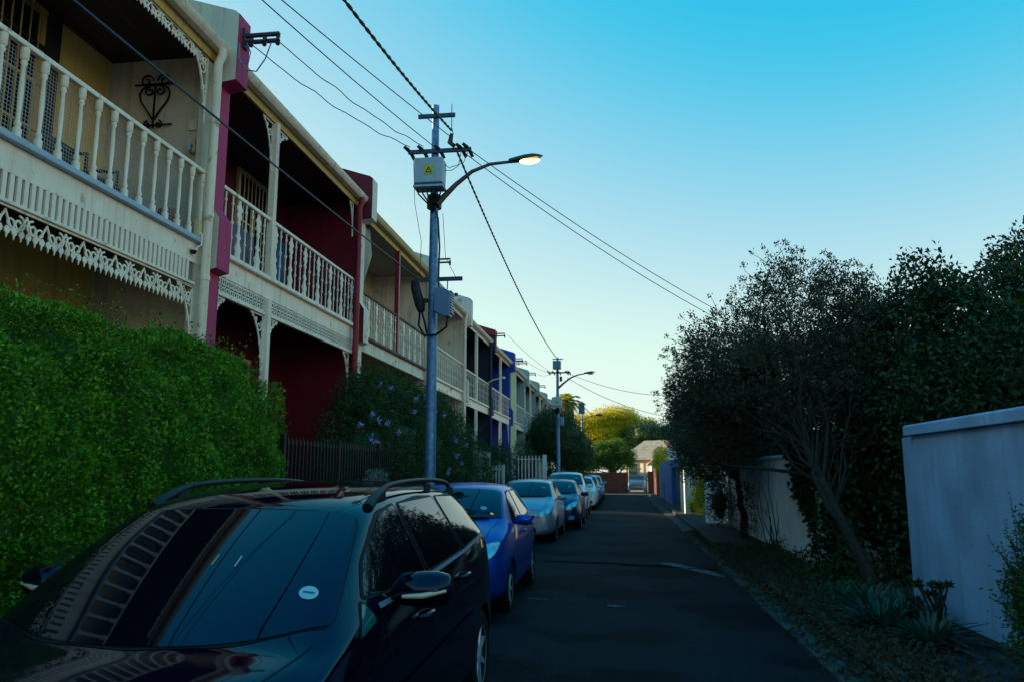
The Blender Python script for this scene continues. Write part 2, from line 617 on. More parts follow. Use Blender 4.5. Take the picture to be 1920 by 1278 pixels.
def ornate_bal(h, w=.19):
    b = MB()
    prof = [(.25, 0), (.9, .03), (.7, .10), (1.0, .18), (.55, .26), (.35, .33), (.8, .38), (.3, .44), (.25, .56), (.55, .62), (.3, .66), (.8, .74), (.5, .80), (1.0, .86), (.45, .92), (.3, 1)]
    for s in (-1, 1):
        for (a, z0), (c, z1) in zip(prof[:-1], prof[1:]):
            b.add([(-.008, 0, z0 * h), (-.008, s * a * w * .5, z0 * h), (-.008, s * c * w * .5, z1 * h), (-.008, 0, z1 * h),
                   (.008, 0, z0 * h), (.008, s * a * w * .5, z0 * h), (.008, s * c * w * .5, z1 * h), (.008, 0, z1 * h)],
                  [(0, 1, 2, 3), (7, 6, 5, 4), (1, 5, 6, 2), (0, 4, 5, 1), (3, 2, 6, 7)])
    return b


BAL_T = turned(RAIL_Z - DECK_Z - .06).mesh('turned_baluster', WHITE, smooth=50)
BAL_I = iron_bal(RAIL_Z - DECK_Z - .06).mesh('iron_baluster', WHITE2, smooth=50)
BAL_O = ornate_bal(RAIL_Z - DECK_Z - .06).mesh('ornate_baluster', WHITE2)
SLAT = MB().box(-.012, .012, -.027, .027, 0, .25).mesh('slat', WHITE)


def gutter(root, y0, y1, z, m):
    prof = [(-5.36, z - .10), (-5.27, z - .10), (-5.225, z - .06), (-5.205, z + .005), (-5.22, z + .012), (-5.235, z - .05), (-5.275, z - .08), (-5.36, z - .08)]
    return MB().prism(prof, 'y', y0, y1).build('gutter', m, root, smooth=40)


def grille(root, x, y0, y1, z0, z1, frame, pane=GLASSW, n=7, fan=0., bar_m=None, name='window'):
    """opening with pane, frame and a security grille of separate bars"""
    w = MB().box(x + .003, x + .07, y0, y0 + .08, z0, z1).box(x + .003, x + .07, y1 - .08, y1, z0, z1).box(x + .003, x + .07, y0 + .08, y1 - .08, z1 - .08, z1) \
        .box(x + .003, x + .07, y0 + .08, y1 - .08, z0, z0 + .07).build(name, frame, root, bevel=.006)
    MB().box(x + .006, x + .02, y0 + .08, y1 - .08, z0 + .07, z1 - .08).build('pane', pane, w)
    bm_ = bar_m or frame
    for i in range(n):
        y = y0 + .08 + (y1 - y0 - .16) * (i + .5) / n
        MB().tube([(x + .10, y, z0 + .03), (x + .10, y, z1 - .03)], .011, 6).build('bar', bm_, w)
    for f in (.02, .33, .40, .62, .98):
        z = z0 + (z1 - z0) * f
        MB().box(x + .085, x + .098, y0 + .02, y1 - .02, z - .014, z + .014).build('cross_bar', bm_, w)
    if fan:
        b = MB()
        for i in range(4):
            yy = y0 + .15 + (y1 - y0 - .3) * (i + .5) / 4
            b.ribbon(spiral(yy, z1 - fan * .5, .10, .02, 0, 480, 18), .016, x + .09, .012)
        b.box(x + .075, x + .105, y0, y1, z1 - fan, z1 - fan + .05)
        b.build('fanlight_scrolls', IRON_BLK, w)
    return w


def house(label, y0, y1, c, group='terrace houses along the left pavement'):
    """one house of the terrace: balcony and veranda between two party walls; owns the party wall at its far end"""
    root = thing('terrace_house', label, 'house', (FX, (y0 + y1) / 2, 0), group)
    a, b = y0 + .17, y1 - .17
    zg = c.get('zg', 0.)
    dk, rl, ev = DECK_Z + zg, RAIL_Z + zg, EAVE_Z + zg
    wall, trim = c['wall'], c.get('trim', WHITE)
    if c.get('sun_gap'):  # invented opening through the block, letting a strip of sun reach the road
        p0, p1 = c['sun_gap']
        wb = MB()
        wb.box(WX - 4, WX, a, p0, 0, 8.0 + zg).box(WX - 4, WX, p1, b, 0, 8.0 + zg).box(WX - 4, WX, p0, p1, 5.6, 8.0 + zg)
        wb.build('front_wall', wall, root)
    else:
        MB().box(WX - 4, WX, a, b, 0, 8.0 + zg).build('front_wall', wall, root)
    if c.get('pier', True):
        party_wall(root, y1, c.get('side', wall), c.get('front', wall), hi=c.get('hi', 8.05), corb=c.get('corb', True), zg=zg)
    corrugated(root, a, b, [(-5.26, ev + .05), (-7.0, ev + .55), (-9.3, ev + 1.75), (-11.4, ev + .8)], CORR)
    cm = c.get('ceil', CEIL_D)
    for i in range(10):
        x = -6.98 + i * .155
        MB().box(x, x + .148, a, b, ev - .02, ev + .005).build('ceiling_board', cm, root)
    MB().box(-5.42, -5.385, a, b, ev - .17, ev + .02).build('fascia_board', c.get('fascia', OCHRE), root)
    gutter(root, a - .05, b + .02, ev + .06, c.get('gutter', WHITE))
    # balcony floor
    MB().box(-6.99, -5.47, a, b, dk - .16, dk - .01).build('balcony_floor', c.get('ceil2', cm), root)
    MB().box(-5.465, -5.405, a, b, dk - .34, dk - .07).build('balcony_fascia', c.get('band', trim), root, bevel=.006)
    MB().box(-5.48, -5.335, a - .0, b, dk - .068, dk).build('balcony_nosing', c.get('nosing', trim), root, bevel=.012)
    if c.get('rail', True):
        MB().box(-5.43, -5.365, a, b, rl - .055, rl).build('handrail', c.get('railm', trim), root, bevel=.012)
        if c.get('bottom_rail'):
            MB().box(-5.42, -5.38, a, b, dk + .05, dk + .08).build('bottom_rail', c.get('railm', trim), root)
    posts = c.get('posts', [])
    for y in posts:
        MB().box(-5.45, -5.34, y - .055, y + .055, dk - .0, ev - .15).build('post', c.get('postm', trim), root, bevel=.01)
        if c.get('lower_posts', True):
            MB().box(-5.45, -5.34, y - .055, y + .055, .1, dk - .345).build('lower_post', c.get('postm', trim), root, bevel=.01)
    style = c.get('bal')
    if style:
        y = c.get('bal0', a + .1)
        k = 0
        while y < b - .03:
            if all(abs(y - q) > .07 for q in posts):
                if style == 'turned':
                    me = BAL_T
                elif style == 'mix':
                    me = BAL_O if k % 3 == 2 else BAL_I
                else:
                    me = BAL_I
                inst('baluster', me, root, (-5.398, y, dk))
            k += 1
            y += c.get('step', .2)
    if c.get('pipe'):
        yp, pm, pr = c['pipe']
        MB().tube([(-5.25, yp, ev - .03), (-5.25, yp, ev - .12), (-5.30, yp, ev - .24), (-5.30, yp, .2)], pr, 12).build('downpipe', pm, root, smooth=50)
        for z in (6.3, 5.0, 4.15, 2.6):
            MB().lathe([(pr * 1.16, z), (pr * 1.16, z + .06)], (-5.30, yp, 0), 12).build('pipe_collar', pm, root, smooth=50)
    return root


LAST = {}
# --- house 1: grey and ochre, turned balusters, slatted band and lace below
h1 = house('nearest cream terrace house with turned white balusters, wire netting and slatted lace band', 1.6, 9.77,
           dict(wall=GOLD, side=GREYWALL, front=MAGENTA, trim=WHITE, bal='turned', bal0=3.78, step=.268, ceil=CEIL_D, nosing=BOXGREY,
                pipe=(9.44, WHITE, .058), posts=[2.6]))
MB().box(-11.5, -5.3, 1.3, 1.62, 0, 8.2).build('end_wall', GREYWALL, h1)
# slatted band
for i in range(64):
    inst('slat', SLAT, h1, (-5.418, 3.5 + i * .0905, 4.112))
MB().box(-5.46, -5.385, 2.0, 9.36, 4.075, 4.108).build('band_rail', WHITE, h1, bevel=.005)
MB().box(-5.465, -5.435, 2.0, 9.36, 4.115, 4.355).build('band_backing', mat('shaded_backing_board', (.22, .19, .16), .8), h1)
lace_strip(3.0, 9.36, 4.072, .34, -5.43, period=.265).build('lace_frieze', WHITE, h1)
lace_bracket(9.38, 4.06, .38, .85, -5.43, -1).build('lace_bracket', WHITE, h1)
lace_strip(4.5, 9.36, 7.24, .20, -5.43, period=.22).build('eave_lace', WHITE, h1)
lace_bracket(9.38, 7.24, .45, .95, -5.43, -1).build('eave_bracket', WHITE, h1)
# wall strip beside the pier, under the gutter
MB().box(-5.50, -5.41, 9.37, 9.60, .1, 7.2).build('wall_pilaster', GREYWALL, h1)
# netting
nb = MB()
for i in range(150):
    y = 3.6 + i * .0385
    if y < 9.37:
        nb.box(-5.4495, -5.4465, y - .002, y + .002, 4.71, 5.58)
for j in range(23):
    z = 4.72 + j * .0385
    nb.box(-5.4465, -5.4435, 3.6, 9.37, z - .002, z + .002)
nb.build('wire_netting', NET, h1)
grille(h1, -7.0, 6.5, 8.25, 4.70, 7.35, OCHRE, n=11, fan=.55, bar_m=OCHRE, name='door')
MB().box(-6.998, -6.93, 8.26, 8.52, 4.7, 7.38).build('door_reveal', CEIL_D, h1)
# meter box and little things on the party wall
b = onY(364, 232, 9.6)
MB().box(b.x - .07, b.x + .06, 9.575, 9.597, 6.30, 6.45).build('wall_plate', OFFWHITE, h1, bevel=.004)
tag_root = thing('wall_lamp', 'small cream bulkhead lamp on the grey balcony side wall', 'lamp', (-5.66, 9.58, 6.02))
MB().box(-5.70, -5.60, 9.50, 9.598, 5.95, 6.13).build('housing', CREAM, tag_root, bevel=.015)
MB().lathe([(.035, 0), (.035, .05), (.02, .06)], (-5.65, 9.44, 6.04), 10, 'y').build('lens', BOXGREY, tag_root, smooth=40)
MB().lathe([(.028, 0), (.028, .05), (.015, .06)], (-5.65, 9.44, 5.98), 10, 'y').build('lens', BOXGREY, tag_root, smooth=40)
# security camera on the fascia corner
sc_ = thing('security_camera', 'small dome security camera at the end of the white balcony fascia', 'camera', (-5.34, 9.25, 4.55))
MB().lathe([(.05, .0), (.05, .03), (.02, .035)], (-5.37, 9.25, 4.50), 10).build('mount', WHITE, sc_)
MB().lathe([(.002, -.05), (.028, -.04), (.04, -.015), (.042, .0)], (-5.37, 9.25, 4.498), 10).build('dome', INSUL, sc_, smooth=60)
MB().tube([(-5.36, 9.3, 4.55), (-5.33, 9.36, 4.6), (-5.34, 9.38, 4.74), (-5.37, 9.38, 4.78)], .012, 6).build('cable', WHITE, sc_)
MB().box(-5.44, -5.36, 9.33, 9.41, 4.72, 4.93).build('junction_box', CREAM, sc_, bevel=.006)
# wrought-iron heart ornament on the party wall
orn = thing('wall_ornament', 'black wrought-iron heart scroll ornament on the grey balcony wall', 'ornament', (-6.28, 9.59, 6.7))
ob = MB()
oy, od = 9.555, .02
cx = -6.28
for s in (-1, 1):
    ob.ribbon([(cx, 6.47), (cx + s * .10, 6.62), (cx + s * .20, 6.76), (cx + s * .225, 6.86), (cx + s * .19, 6.94), (cx + s * .11, 6.985), (cx + s * .0, 6.99)], .02, oy, od, 'xz')
    ob.ribbon(spiral(cx + s * .075, 6.90, .075, .02, 90 if s > 0 else 90, 90 - s * 420, 16), .018, oy, od, 'xz')
    ob.ribbon(spiral(cx + s * .13, 7.055, .10, .02, 180 if s > 0 else 0, (180 - 480) if s > 0 else 480, 16), .018, oy, od, 'xz')
    ob.ribbon(spiral(cx + s * .08, 6.41, .06, .015, 90, 90 - s * 420, 14), .018, oy, od, 'xz')
ob.ribbon([(cx - .30, 7.0), (cx + .30, 7.0)], .022, oy - .002, od, 'xz')
ob.ribbon([(cx, 7.0), (cx, 6.36)], .02, oy + .002, od, 'xz')
ob.ribbon([(cx - .28, 6.40), (cx + .28, 6.40)], .02, oy - .002, od, 'xz')
ob.build('scrollwork', IRON_BLK, orn)
# chair and pot on the balcony
ch = thing('balcony_chair', 'dark cane armchair behind the netting of the near balcony', 'chair', (-6.3, 8.3, 4.70))
CANE = mat('dark_cane', (.05, .035, .03), .7, var=.4, vscale=30, bump=.5)
MB().box(-6.6, -6.0, 8.0, 8.6, 5.06, 5.14).build('seat', CANE, ch, bevel=.03)
MB().prism([(-6.6, 5.14), (-6.52, 5.14), (-6.62, 5.65), (-6.70, 5.62)], 'y', 8.0, 8.6).build('backrest', CANE, ch, bevel=.02)
for x in (-6.58, -6.04):
    for y in (8.03, 8.57):
        MB().tube([(x, y, 4.70), (x, y, 5.07)], .022, 6).build('leg', CANE, ch)
for y in (8.01, 8.59):
    MB().tube([(-6.05, y, 5.1), (-6.05, y, 5.33), (-6.3, y, 5.36), (-6.6, y, 5.34)], .022, 6).build('armrest', CANE, ch)
TERRA = mat('terracotta', (.30, .075, .03), .8, var=.2, vscale=10)
pt = MB().lathe([(.08, 0), (.12, .2), (.125, .22), (.135, .22), (.135, .27), (.11, .27), (.10, .2)], (-5.62, 9.05, 4.70), 14).build('flower_pot', TERRA, at=(-5.62, 9.05, 4.7), smooth=40)
tag(pt, 'terracotta flower pot behind the last balusters of the near balcony', 'pot')

# --- house 2: maroon and white, iron lace
h2 = house('maroon terrace house with white posts, fretwork frieze and ornate iron balusters', 9.77, 15.87,
           dict(wall=MAROON, side=MAROON, front=OFFWHITE, trim=WHITE, posts=[11.5], bal='mix', bal0=10.05, step=.205, ceil=CEIL_D,
                pipe=(15.42, MAROON_TRIM, .06), hi=7.95, fascia=OCHRE))
for (p0, p1) in ((9.97, 11.44), (11.56, 15.66)):
    fret_panel(p0, p1, 4.135, 4.355, -5.43).build('fretwork_frieze', WHITE2, h2)
    MB().box(-5.45, -5.38, p0, p1, 4.085, 4.128).build('frieze_rail', WHITE, h2, bevel=.006)
for yp, s, w, h in ((11.44, -1, .42, .85), (11.56, 1, .40, .55), (15.36, -1, .34, .75), (9.96, 1, .25, .3)):
    lace_bracket(yp, 4.08, w, h, -5.43, s).build('lace_bracket', WHITE2, h2)
for yp, s, w, h in ((11.44, -1, .36, .8), (11.56, 1, .45, .5), (15.36, -1, .22, .7)):
    lace_bracket(yp, 7.22, w, h, -5.43, s).build('eave_bracket', WHITE2, h2)
grille(h2, -7.0, 13.35, 14.75, 4.70, 7.33, CREAM, n=8, name='door', bar_m=CREAM)
grille(h2, -7.0, 13.0, 14.2, 1.9, 3.8, CREAM, n=6, name='window')
tw = MB()
pts = [(i * .1, .02 * math.sin(i * 2.1)) for i in range(9)]
tw.add([(-5.55 + q, 11.72 + p, 5.50) for p, q in pts] + [(-5.56 + q * 1.6, 11.72 + p, 4.80) for p, q in pts], [(i, i + 1, 10 + i, 9 + i) for i in range(8)])
o = tw.build('hanging_towel', mat('blue_towel', (.03, .10, .18), .9, var=.2), at=(-5.55, 12.1, 5.5))
o.modifiers.new('thick', 'SOLIDIFY').thickness = .01
tag(o, 'dark blue towel hung behind the ornate balusters of the maroon house', 'towel')
o = MB().add([(-5.56, 10.55, 5.3), (-5.54, 10.9, 5.32), (-5.57, 11.3, 5.28), (-5.56, 10.52, 4.8), (-5.53, 10.9, 4.78), (-5.57, 11.32, 4.8)], [(0, 1, 4, 3), (1, 2, 5, 4)]).build(
    'hanging_cloth', mat('mauve_cloth', (.16, .12, .18), .9, var=.2), at=(-5.55, 10.9, 5.0))
o.modifiers.new('thick', 'SOLIDIFY').thickness = .01
tag(o, 'mauve cloth hung behind the balusters left of the white post', 'cloth')

# --- house 3: cream with rusty rail
h3 = house('cream terrace house with rusty handrail and dark red post above the flowering bush', 15.87, 21.87,
           dict(wall=CREAM, side=OFFWHITE, front=OFFWHITE, trim=WHITE, posts=[18.7], postm=MAROON_TRIM, lower_posts=False, bal='mix', bal0=16.15, step=.19,
                ceil=CEIL_P, zg=-.12, railm=RUSTRAIL, band=OFFWHITE, nosing=RUSTRAIL, pipe=(21.55, WHITE, .05), fascia=OCHRE, gutter=CREAM, hi=7.9))
cu = MB()
n = 13
pp = [(i * .05, .05 * math.sin(i * 1.7)) for i in range(n)]
top = [(-5.55 + q, 16.12 + p, 7.15) for p, q in pp]
mid = [(-5.52 + q * 1.4, 16.1 + p * 1.15, 6.5) for p, q in pp]
bot = [(-5.56 + q, 16.08 + p * (1 - .045 * i), 6.0 - .03 * i) for i, (p, q) in enumerate(pp)]
cu.add(top + mid + bot, [(i, i + 1, n + i + 1, n + i) for i in range(n - 1)] + [(n + i, n + i + 1, 2 * n + i + 1, 2 * n + i) for i in range(n - 1)])
o = cu.build('curtain', mat('canvas_curtain', (.42, .38, .30), .9, var=.15), at=(-5.55, 16.4, 7.15), smooth=70)
o.modifiers.new('thick', 'SOLIDIFY').thickness = .008
tag(o, 'gathered pale canvas curtain at the left end of the cream balcony', 'curtain')
grille(h3, -7.0, 18.2, 19.6, 4.6, 7.0, OCHRE, n=7, name='door')

# --- houses 4 onward
h4 = house('grey and off-white terrace house with white iron balusters right of the first pole', 21.87, 27.3,
           dict(wall=GREYWALL, side=OFFWHITE, front=OFFWHITE, bal='iron', bal0=22.1, step=.27, ceil=CEIL_P, zg=-.22, pipe=(26.95, WHITE, .055), hi=8.0, fascia=OFFWHITE, posts=[], lower_posts=False))
grille(h4, -7.0, 23.6, 24.9, 4.5, 6.9, WHITE, n=6, name='door')
h5 = house('dark navy terrace house with white balcony rail and red parapet', 27.3, 32.9,
           dict(wall=NAVY, side=NAVY, front=NAVY, bal='iron', bal0=27.55, step=.32, ceil=CEIL_D, zg=-.3, posts=[29.7], hi=7.85, fascia=WHITE, pipe=(32.55, NAVY, .06)))
MB().prism([(-5.12, 7.36), (-5.12, 7.62), (-9.3, 8.95), (-11.4, 7.9), (-11.4, 7.5), (-9.3, 8.5)], 'y', 32.66, 33.14).build('parapet_cap', mat('red_parapet', (.25, .02, .03), .6, streak=.3), h5)
h6 = house('cobalt blue terrace house with slim white post and balcony', 32.9, 39.1,
           dict(wall=BLUE, side=BLUE, front=BLUE, bal='iron', bal0=33.2, step=.42, ceil=CEIL_D, zg=-.35, posts=[35.9], hi=7.95, fascia=CREAM, sun_gap=(35.2, 38.2)))
lace_bracket(38.8, 4.0, .5, .9, -5.43, -1).build('lace_bracket', WHITE2, h6)
h7 = house('pale lime terrace house with brown shuttered window', 39.1, 45.3,
           dict(wall=PALEBLUE, side=PALEBLUE, front=OFFWHITE, bal='iron', bal0=41.3, step=.5, ceil=CEIL_D, zg=-.4, posts=[41.1], hi=7.9, fascia=OFFWHITE))
MB().box(-6.9, -5.36, 39.28, 41.0, 0, 7.0).build('lime_panel', LIME, h7)
grille(h7, -6.2, 42.0, 44.3, 4.7, 6.7, mat('brown_timber', (.16, .07, .04), .6, var=.3), n=4, name='window')
h8 = house('teal terrace house with pale blue parapet', 45.3, 51.1,
           dict(wall=TEAL, side=PALEBLUE, front=NAVY, bal='iron', bal0=45.6, step=.6, ceil=CEIL_D, zg=-.45, posts=[48.2], hi=7.9))
h9 = house('white terrace house half hidden behind the tree by the second pole', 51.1, 56.9,
           dict(wall=NAVY, side=PALEBLUE, front=PALEBLUE, bal='iron', bal0=51.4, step=.7, ceil=CEIL_D, zg=-.5, posts=[54.0], hi=7.8))
h10 = house('last pale blue terrace house at the far end of the row', 56.9, 62.3,
            dict(wall=PALEBLUE, side=PALEBLUE, front=PALEBLUE, bal='iron', bal0=57.2, step=.8, ceil=CEIL_D, zg=-.5, posts=[59.6], hi=7.8))

# ------------------------------------------------------------------ poles, lamps, cables
def channel_arm(root, name, x0, x1, y, z, m, h=.075, d=.05):
    return MB().box(x0, x1, y - d, y, z - h / 2, z + h / 2).build(name, m, root, bevel=.006)


def insulator(root, x, y, z, tilt=.0):
    o = MB().tube([(x - .06 - tilt, y - .10, z + .07), (x - .02, y - .04, z + .03), (x + .03, y + .04, z - .03), (x + .06 + tilt * .5, y + .08, z - .12)], [.028, .036, .034, .03], 8).build('insulator', INSUL, root, smooth=50)
    return o


def street_pole(label, x, y, lit, kind):
    root = thing('utility_pole', label, 'pole', (x, y, 0), 'steel utility poles along the left kerb')
    top = 8.28 if kind == 1 else 7.66
    zz = np.linspace(0, top, 12)
    MB().tube([(x, y, z) for z in zz], [.108 - .045 * z / top for z in zz], 16).build('shaft', GALV, root, smooth=50)
    k = 0 if kind == 1 else -.15
    if kind == 1:
        channel_arm(root, 'upper_crossarm', x - .30, x + .38, y - .07, 8.04, GALV_D)
        MB().tube([(x + .32, y - .1, 8.25), (x + .32, y - .1, 7.8), (x + .35, y - .1, 7.68)], .008, 5).build('rod', GALV_D, root)
    else:
        MB().box(x - .25, x + .3, y - .06, y - .02, 7.55, 7.60).build('upper_crossarm', GALV_D, root)
        MB().box(x - .22, x + .20, y - .35, y - .09, 7.02, 7.46).build('transformer_box', BOXBLUE, root, bevel=.02)
        for j in range(4):
            MB().box(x - .2 + j * .1, x - .17 + j * .1, y - .375, y - .352, 7.05, 7.43).build('cooling_fin', BOXBLUE, root)
    za = 7.37 if kind == 1 else 6.86
    channel_arm(root, 'lower_crossarm', x - .47, x + .68, y - .07, za, GALV_D)
    for dx in (-.45, -.2, .1, .50, .62):
        insulator(root, x + dx, y - .08, za + .01, .02)
    # enclosure with warning sticker
    zb = 6.57 if kind == 1 else 5.0
    bx = MB().prism([(x - .27, zb + .10), (x + .23, zb + .10), (x + .24, zb + .54), (x + .21, zb + .56), (x - .25, zb + .56), (x - .28, zb + .54)], 'y', y - .42, y - .115).build('enclosure', BOXGREY, root, bevel=.02)
    MB().box(x - .285, x + .245, y - .43, y - .112, zb + .02, zb + .06).build('enclosure_flange', BOXGREY, bx, bevel=.008)
    MB().box(x - .27, x + .23, y - .415, y - .12, zb + .061, zb + .099).build('enclosure_seal', GALV_D, bx)
    st = MB().box(x - .09, x + .07, y - .428, y - .422, zb + .25, zb + .41).build('warning_sticker', YELLOW, bx)
    MB().prism([(x - .07, zb + .275), (x + .05, zb + .275), (x - .01, zb + .385)], 'y', y - .433, y - .4295).build('warning_triangle', BLACKP, st)
    MB().prism([(x - .045, zb + .288), (x + .025, zb + .288), (x - .01, zb + .355)], 'y', y - .437, y - .4345).build('triangle_field', YELLOW, st)
    MB().prism([(x - .012, zb + .345), (x - .022, zb + .318), (x - .008, zb + .318), (x - .014, zb + .294), (x + .004, zb + .326), (x - .008, zb + .326)], 'y', y - .440, y - .4385).build('lightning_bolt', BLACKP, st)
    gb = MB()
    for j in range(6):
        gb.tube([(x - .22 + j * .08, y - .3, zb + .02), (x - .22 + j * .08, y - .3, zb - .06), (x - .08 + j * .03, y - .15, zb - .2), (x - .02, y - .08, zb - .34)], .014, 6)
    gb.build('box_cables', CABLE, root)
    # lamp bracket and head
    MB().lathe([(.13, -.12), (.135, -.1), (.135, .1), (.12, .12)], (x, y, zb - .12), 12).build('clamp', INSUL, root, smooth=40)
    if kind == 1:
        arm = [(x + .08, 6.37), (x + .20, 6.50), (x + .42, 6.72), (x + .70, 6.94), (x + 1.02, 7.06), (x + 1.38, 7.085)]
        hx, hz, hl = x + 1.36, 7.09, .58
    else:
        arm = [(x + .05, 6.05), (x + .30, 6.28), (x + .70, 6.58), (x + 1.05, 6.72), (x + 1.40, 6.78)]
        hx, hz, hl = x + 1.38, 6.79, .60
    la = MB().tube([(a, y - .12, b) for a, b in arm], [.06, .052, .042, .034, .029, .026][:len(arm)], 10).build('lamp_arm', mat('weathered_arm', (.10, .08, .08), .6, metal=.3, var=.3, vscale=10), root, smooth=50)
    hd = MB()
    secs = [(0, .055, .05), (.10, .075, .062), (.28, .105, .075), (.42, .11, .068), (.53, .07, .04), (.60, .012, .01)]
    vs, fs = [], []
    n = 14
    for d, w, h in secs:
        for q in range(n):
            an = 2 * math.pi * q / n
            zz_ = math.sin(an) * h
            if zz_ < 0:
                zz_ *= .55
            vs.append((hx + d, y - .12 + math.cos(an) * w, hz + .12 * d + zz_))
    for i in range(len(secs) - 1):
        for q in range(n):
            fs.append((i * n + q, i * n + (q + 1) % n, (i + 1) * n + (q + 1) % n, (i + 1) * n + q))
    fs += [tuple(range(n))[::-1], tuple(range((len(secs) - 1) * n, len(secs) * n))]
    head = hd.add(vs, fs).build('lamp_head', mat('lamp_housing', (.03, .05, .10), .45), root, smooth=50)
    bw = MB()
    vs, fs = [], []
    for j, fr in enumerate((1.0, .8, .45)):
        for q in range(16):
            an = 2 * math.pi * q / 16
            vs.append((hx + .36 + .19 * fr * math.cos(an), y - .12 + .088 * fr * math.sin(an), hz + .043 - .022 - (.02, .055, .075)[j]))
    vs.append((hx + .36, y - .12, hz + .043 - .105))
    for j in range(2):
        for q in range(16):
            fs.append((j * 16 + q, j * 16 + (q + 1) % 16, (j + 1) * 16 + (q + 1) % 16, (j + 1) * 16 + q))
    fs += [(32 + q, 32 + (q + 1) % 16, 48) for q in range(16)]
    bw.add(vs, fs).build('lamp_bowl', LAMPON if lit else LAMPOFF, head, smooth=60)
    # low fittings
    if kind == 1:
        ub = MB().prism([(x + .10, 4.40), (x + .30, 4.30), (x + .36, 4.32), (x + .38, 4.74), (x + .22, 4.82), (x + .10, 4.80)], 'y', y - .34, y - .06).build('blue_box', BOXBLUE, root, bevel=.015)
        for j in range(9):
            z = 4.37 + j * .045
            MB().box(x + .372, x + .402, y - .33, y - .07, z, z + .02).build('fin', BOXGREY, ub)
        MB().tube([(x + .30, y - .2, 4.8), (x + .31, y - .2, 5.02)], .01, 6).build('antenna', GALV_D, root)
        MB().lathe([(.03, 0), (.03, .05)], (x + .46, y - .2, 4.68), 8).build('knob', INSUL, root)
        jb = MB().tube([(x - .30, y - .1, 4.98), (x - .28, y - .12, 4.85), (x - .19, y - .12, 4.55), (x - .17, y - .12, 4.44)], [.07, .085, .09, .06], 10).build('splice_closure', CABLE, root, smooth=50)
        MB().box(x - .16, x - .08, y - .1, y + .02, 4.62, 4.68).build('strap', INSUL, root)
        lp = MB()
        lp.tube([(x - .2, y - .1, 4.46), (x - .22, y - .1, 4.2), (x - .1, y - .14, 4.02), (x + .1, y - .16, 4.02), (x + .28, y - .14, 4.16), (x + .3, y - .12, 4.36)], .02, 6)
        lp.tube([(x - .17, y - .1, 4.46), (x - .10, y - .12, 4.22), (x - .06, y - .12, 4.05)], .02, 6)
        lp.build('cable_loop', CABLE, root, smooth=60)
        MB().box(x - .25, x + .5, y + .10, y + .14, 5.03, 5.10).build('service_arm', GALV_D, root)
        MB().tube([(x + .02, y - .12, 6.4), (x + .10, y - .12, 6.1), (x + .13, y - .1, 5.6), (x + .12, y - .1, 5.1), (x + .13, y - .1, 4.8)], .018, 6).build('riser_cable', CABLE_B, root, smooth=60)
        MB().tube([(x + .33, y - .14, 7.66), (x + .30, y - .14, 7.5), (x + .38, y - .16, 7.42)], [.035, .05, .04], 8).build('strain_clamp', INSUL, root, smooth=60)
        sb = MB()
        sb.tube([(x + .5, y - .12, 7.3), (x + .46, y - .14, 7.05), (x + .35, y - .2, 6.95), (x + .22, y - .2, 6.96)], .007, 5)
        sb.tube([(x + .62, y - .12, 7.3), (x + .55, y - .14, 7.1), (x + .3, y - .2, 7.0), (x + .22, y - .2, 7.08)], .007, 5)
        sb.tube([(x - .38, y - .1, 7.26), (x - .30, y - .2, 7.12), (x - .27, y - .3, 7.08)], .007, 5)
        sb.tube([(x - .37, y - .1, 7.2), (x - .33, y - .1, 6.4), (x - .2, y - .1, 5.7), (x - .22, y - .08, 5.05)], .005, 5)
        sb.tube([(x + .18, y - .1, 6.2), (x + .24, y - .1, 5.4), (x + .40, y + .1, 5.06)], .005, 5)
        sb.build('jumper_wires', CABLE_B, root)
        for z in (1.9, 1.55):
            MB().lathe([(.104, z), (.106, z + .012)], (x, y, 0), 16).build('band', GALV, root)
    else:
        MB().box(x + .1, x + .3, y - .3, y - .06, 4.1, 4.55).build('blue_box', BOXBLUE, root, bevel=.02)
        MB().tube([(x - .25, y - .1, 4.9), (x - .2, y - .1, 4.4)], [.07, .09], 8).build('splice_closure', CABLE, root)
        MB().box(x + .12, x + .25, y - .2, y - .05, 6.4, 6.65).build('strain_clamp', INSUL, root)
    return root


PX, PY = -3.2, 13.32
street_pole('near steel utility pole with grey warning box and glowing street lamp', PX, PY, True, 1)
street_pole('distant steel utility pole with blue transformer box and unlit street lamp', -3.2, 41.5, False, 2)
# a third lamp pole mostly hidden in the trees
r3 = thing('utility_pole', 'farthest utility pole, only its box and lamp showing above the trees', 'pole', (-3.2, 68, 0), 'steel utility poles along the left kerb')
MB().tube([(-3.2, 68, 0), (-3.2, 68, 7.4)], [.1, .07], 10).build('shaft', GALV, r3, smooth=50)
MB().box(-3.45, -2.95, 67.6, 67.9, 6.6, 7.5).build('enclosure', BOXBLUE, r3, bevel=.02)
MB().tube([(-3.2, 67.9, 6.0), (-2.6, 67.9, 6.35), (-2.0, 67.9, 6.5)], .035, 8).build('lamp_arm', GALV_D, r3)
MB().lathe([(.02, 0), (.10, .1), (.12, .4), (.02, .6)], (-2.05, 67.9, 6.5), 10, 'x').build('lamp_head', GALV_D, r3, smooth=60)


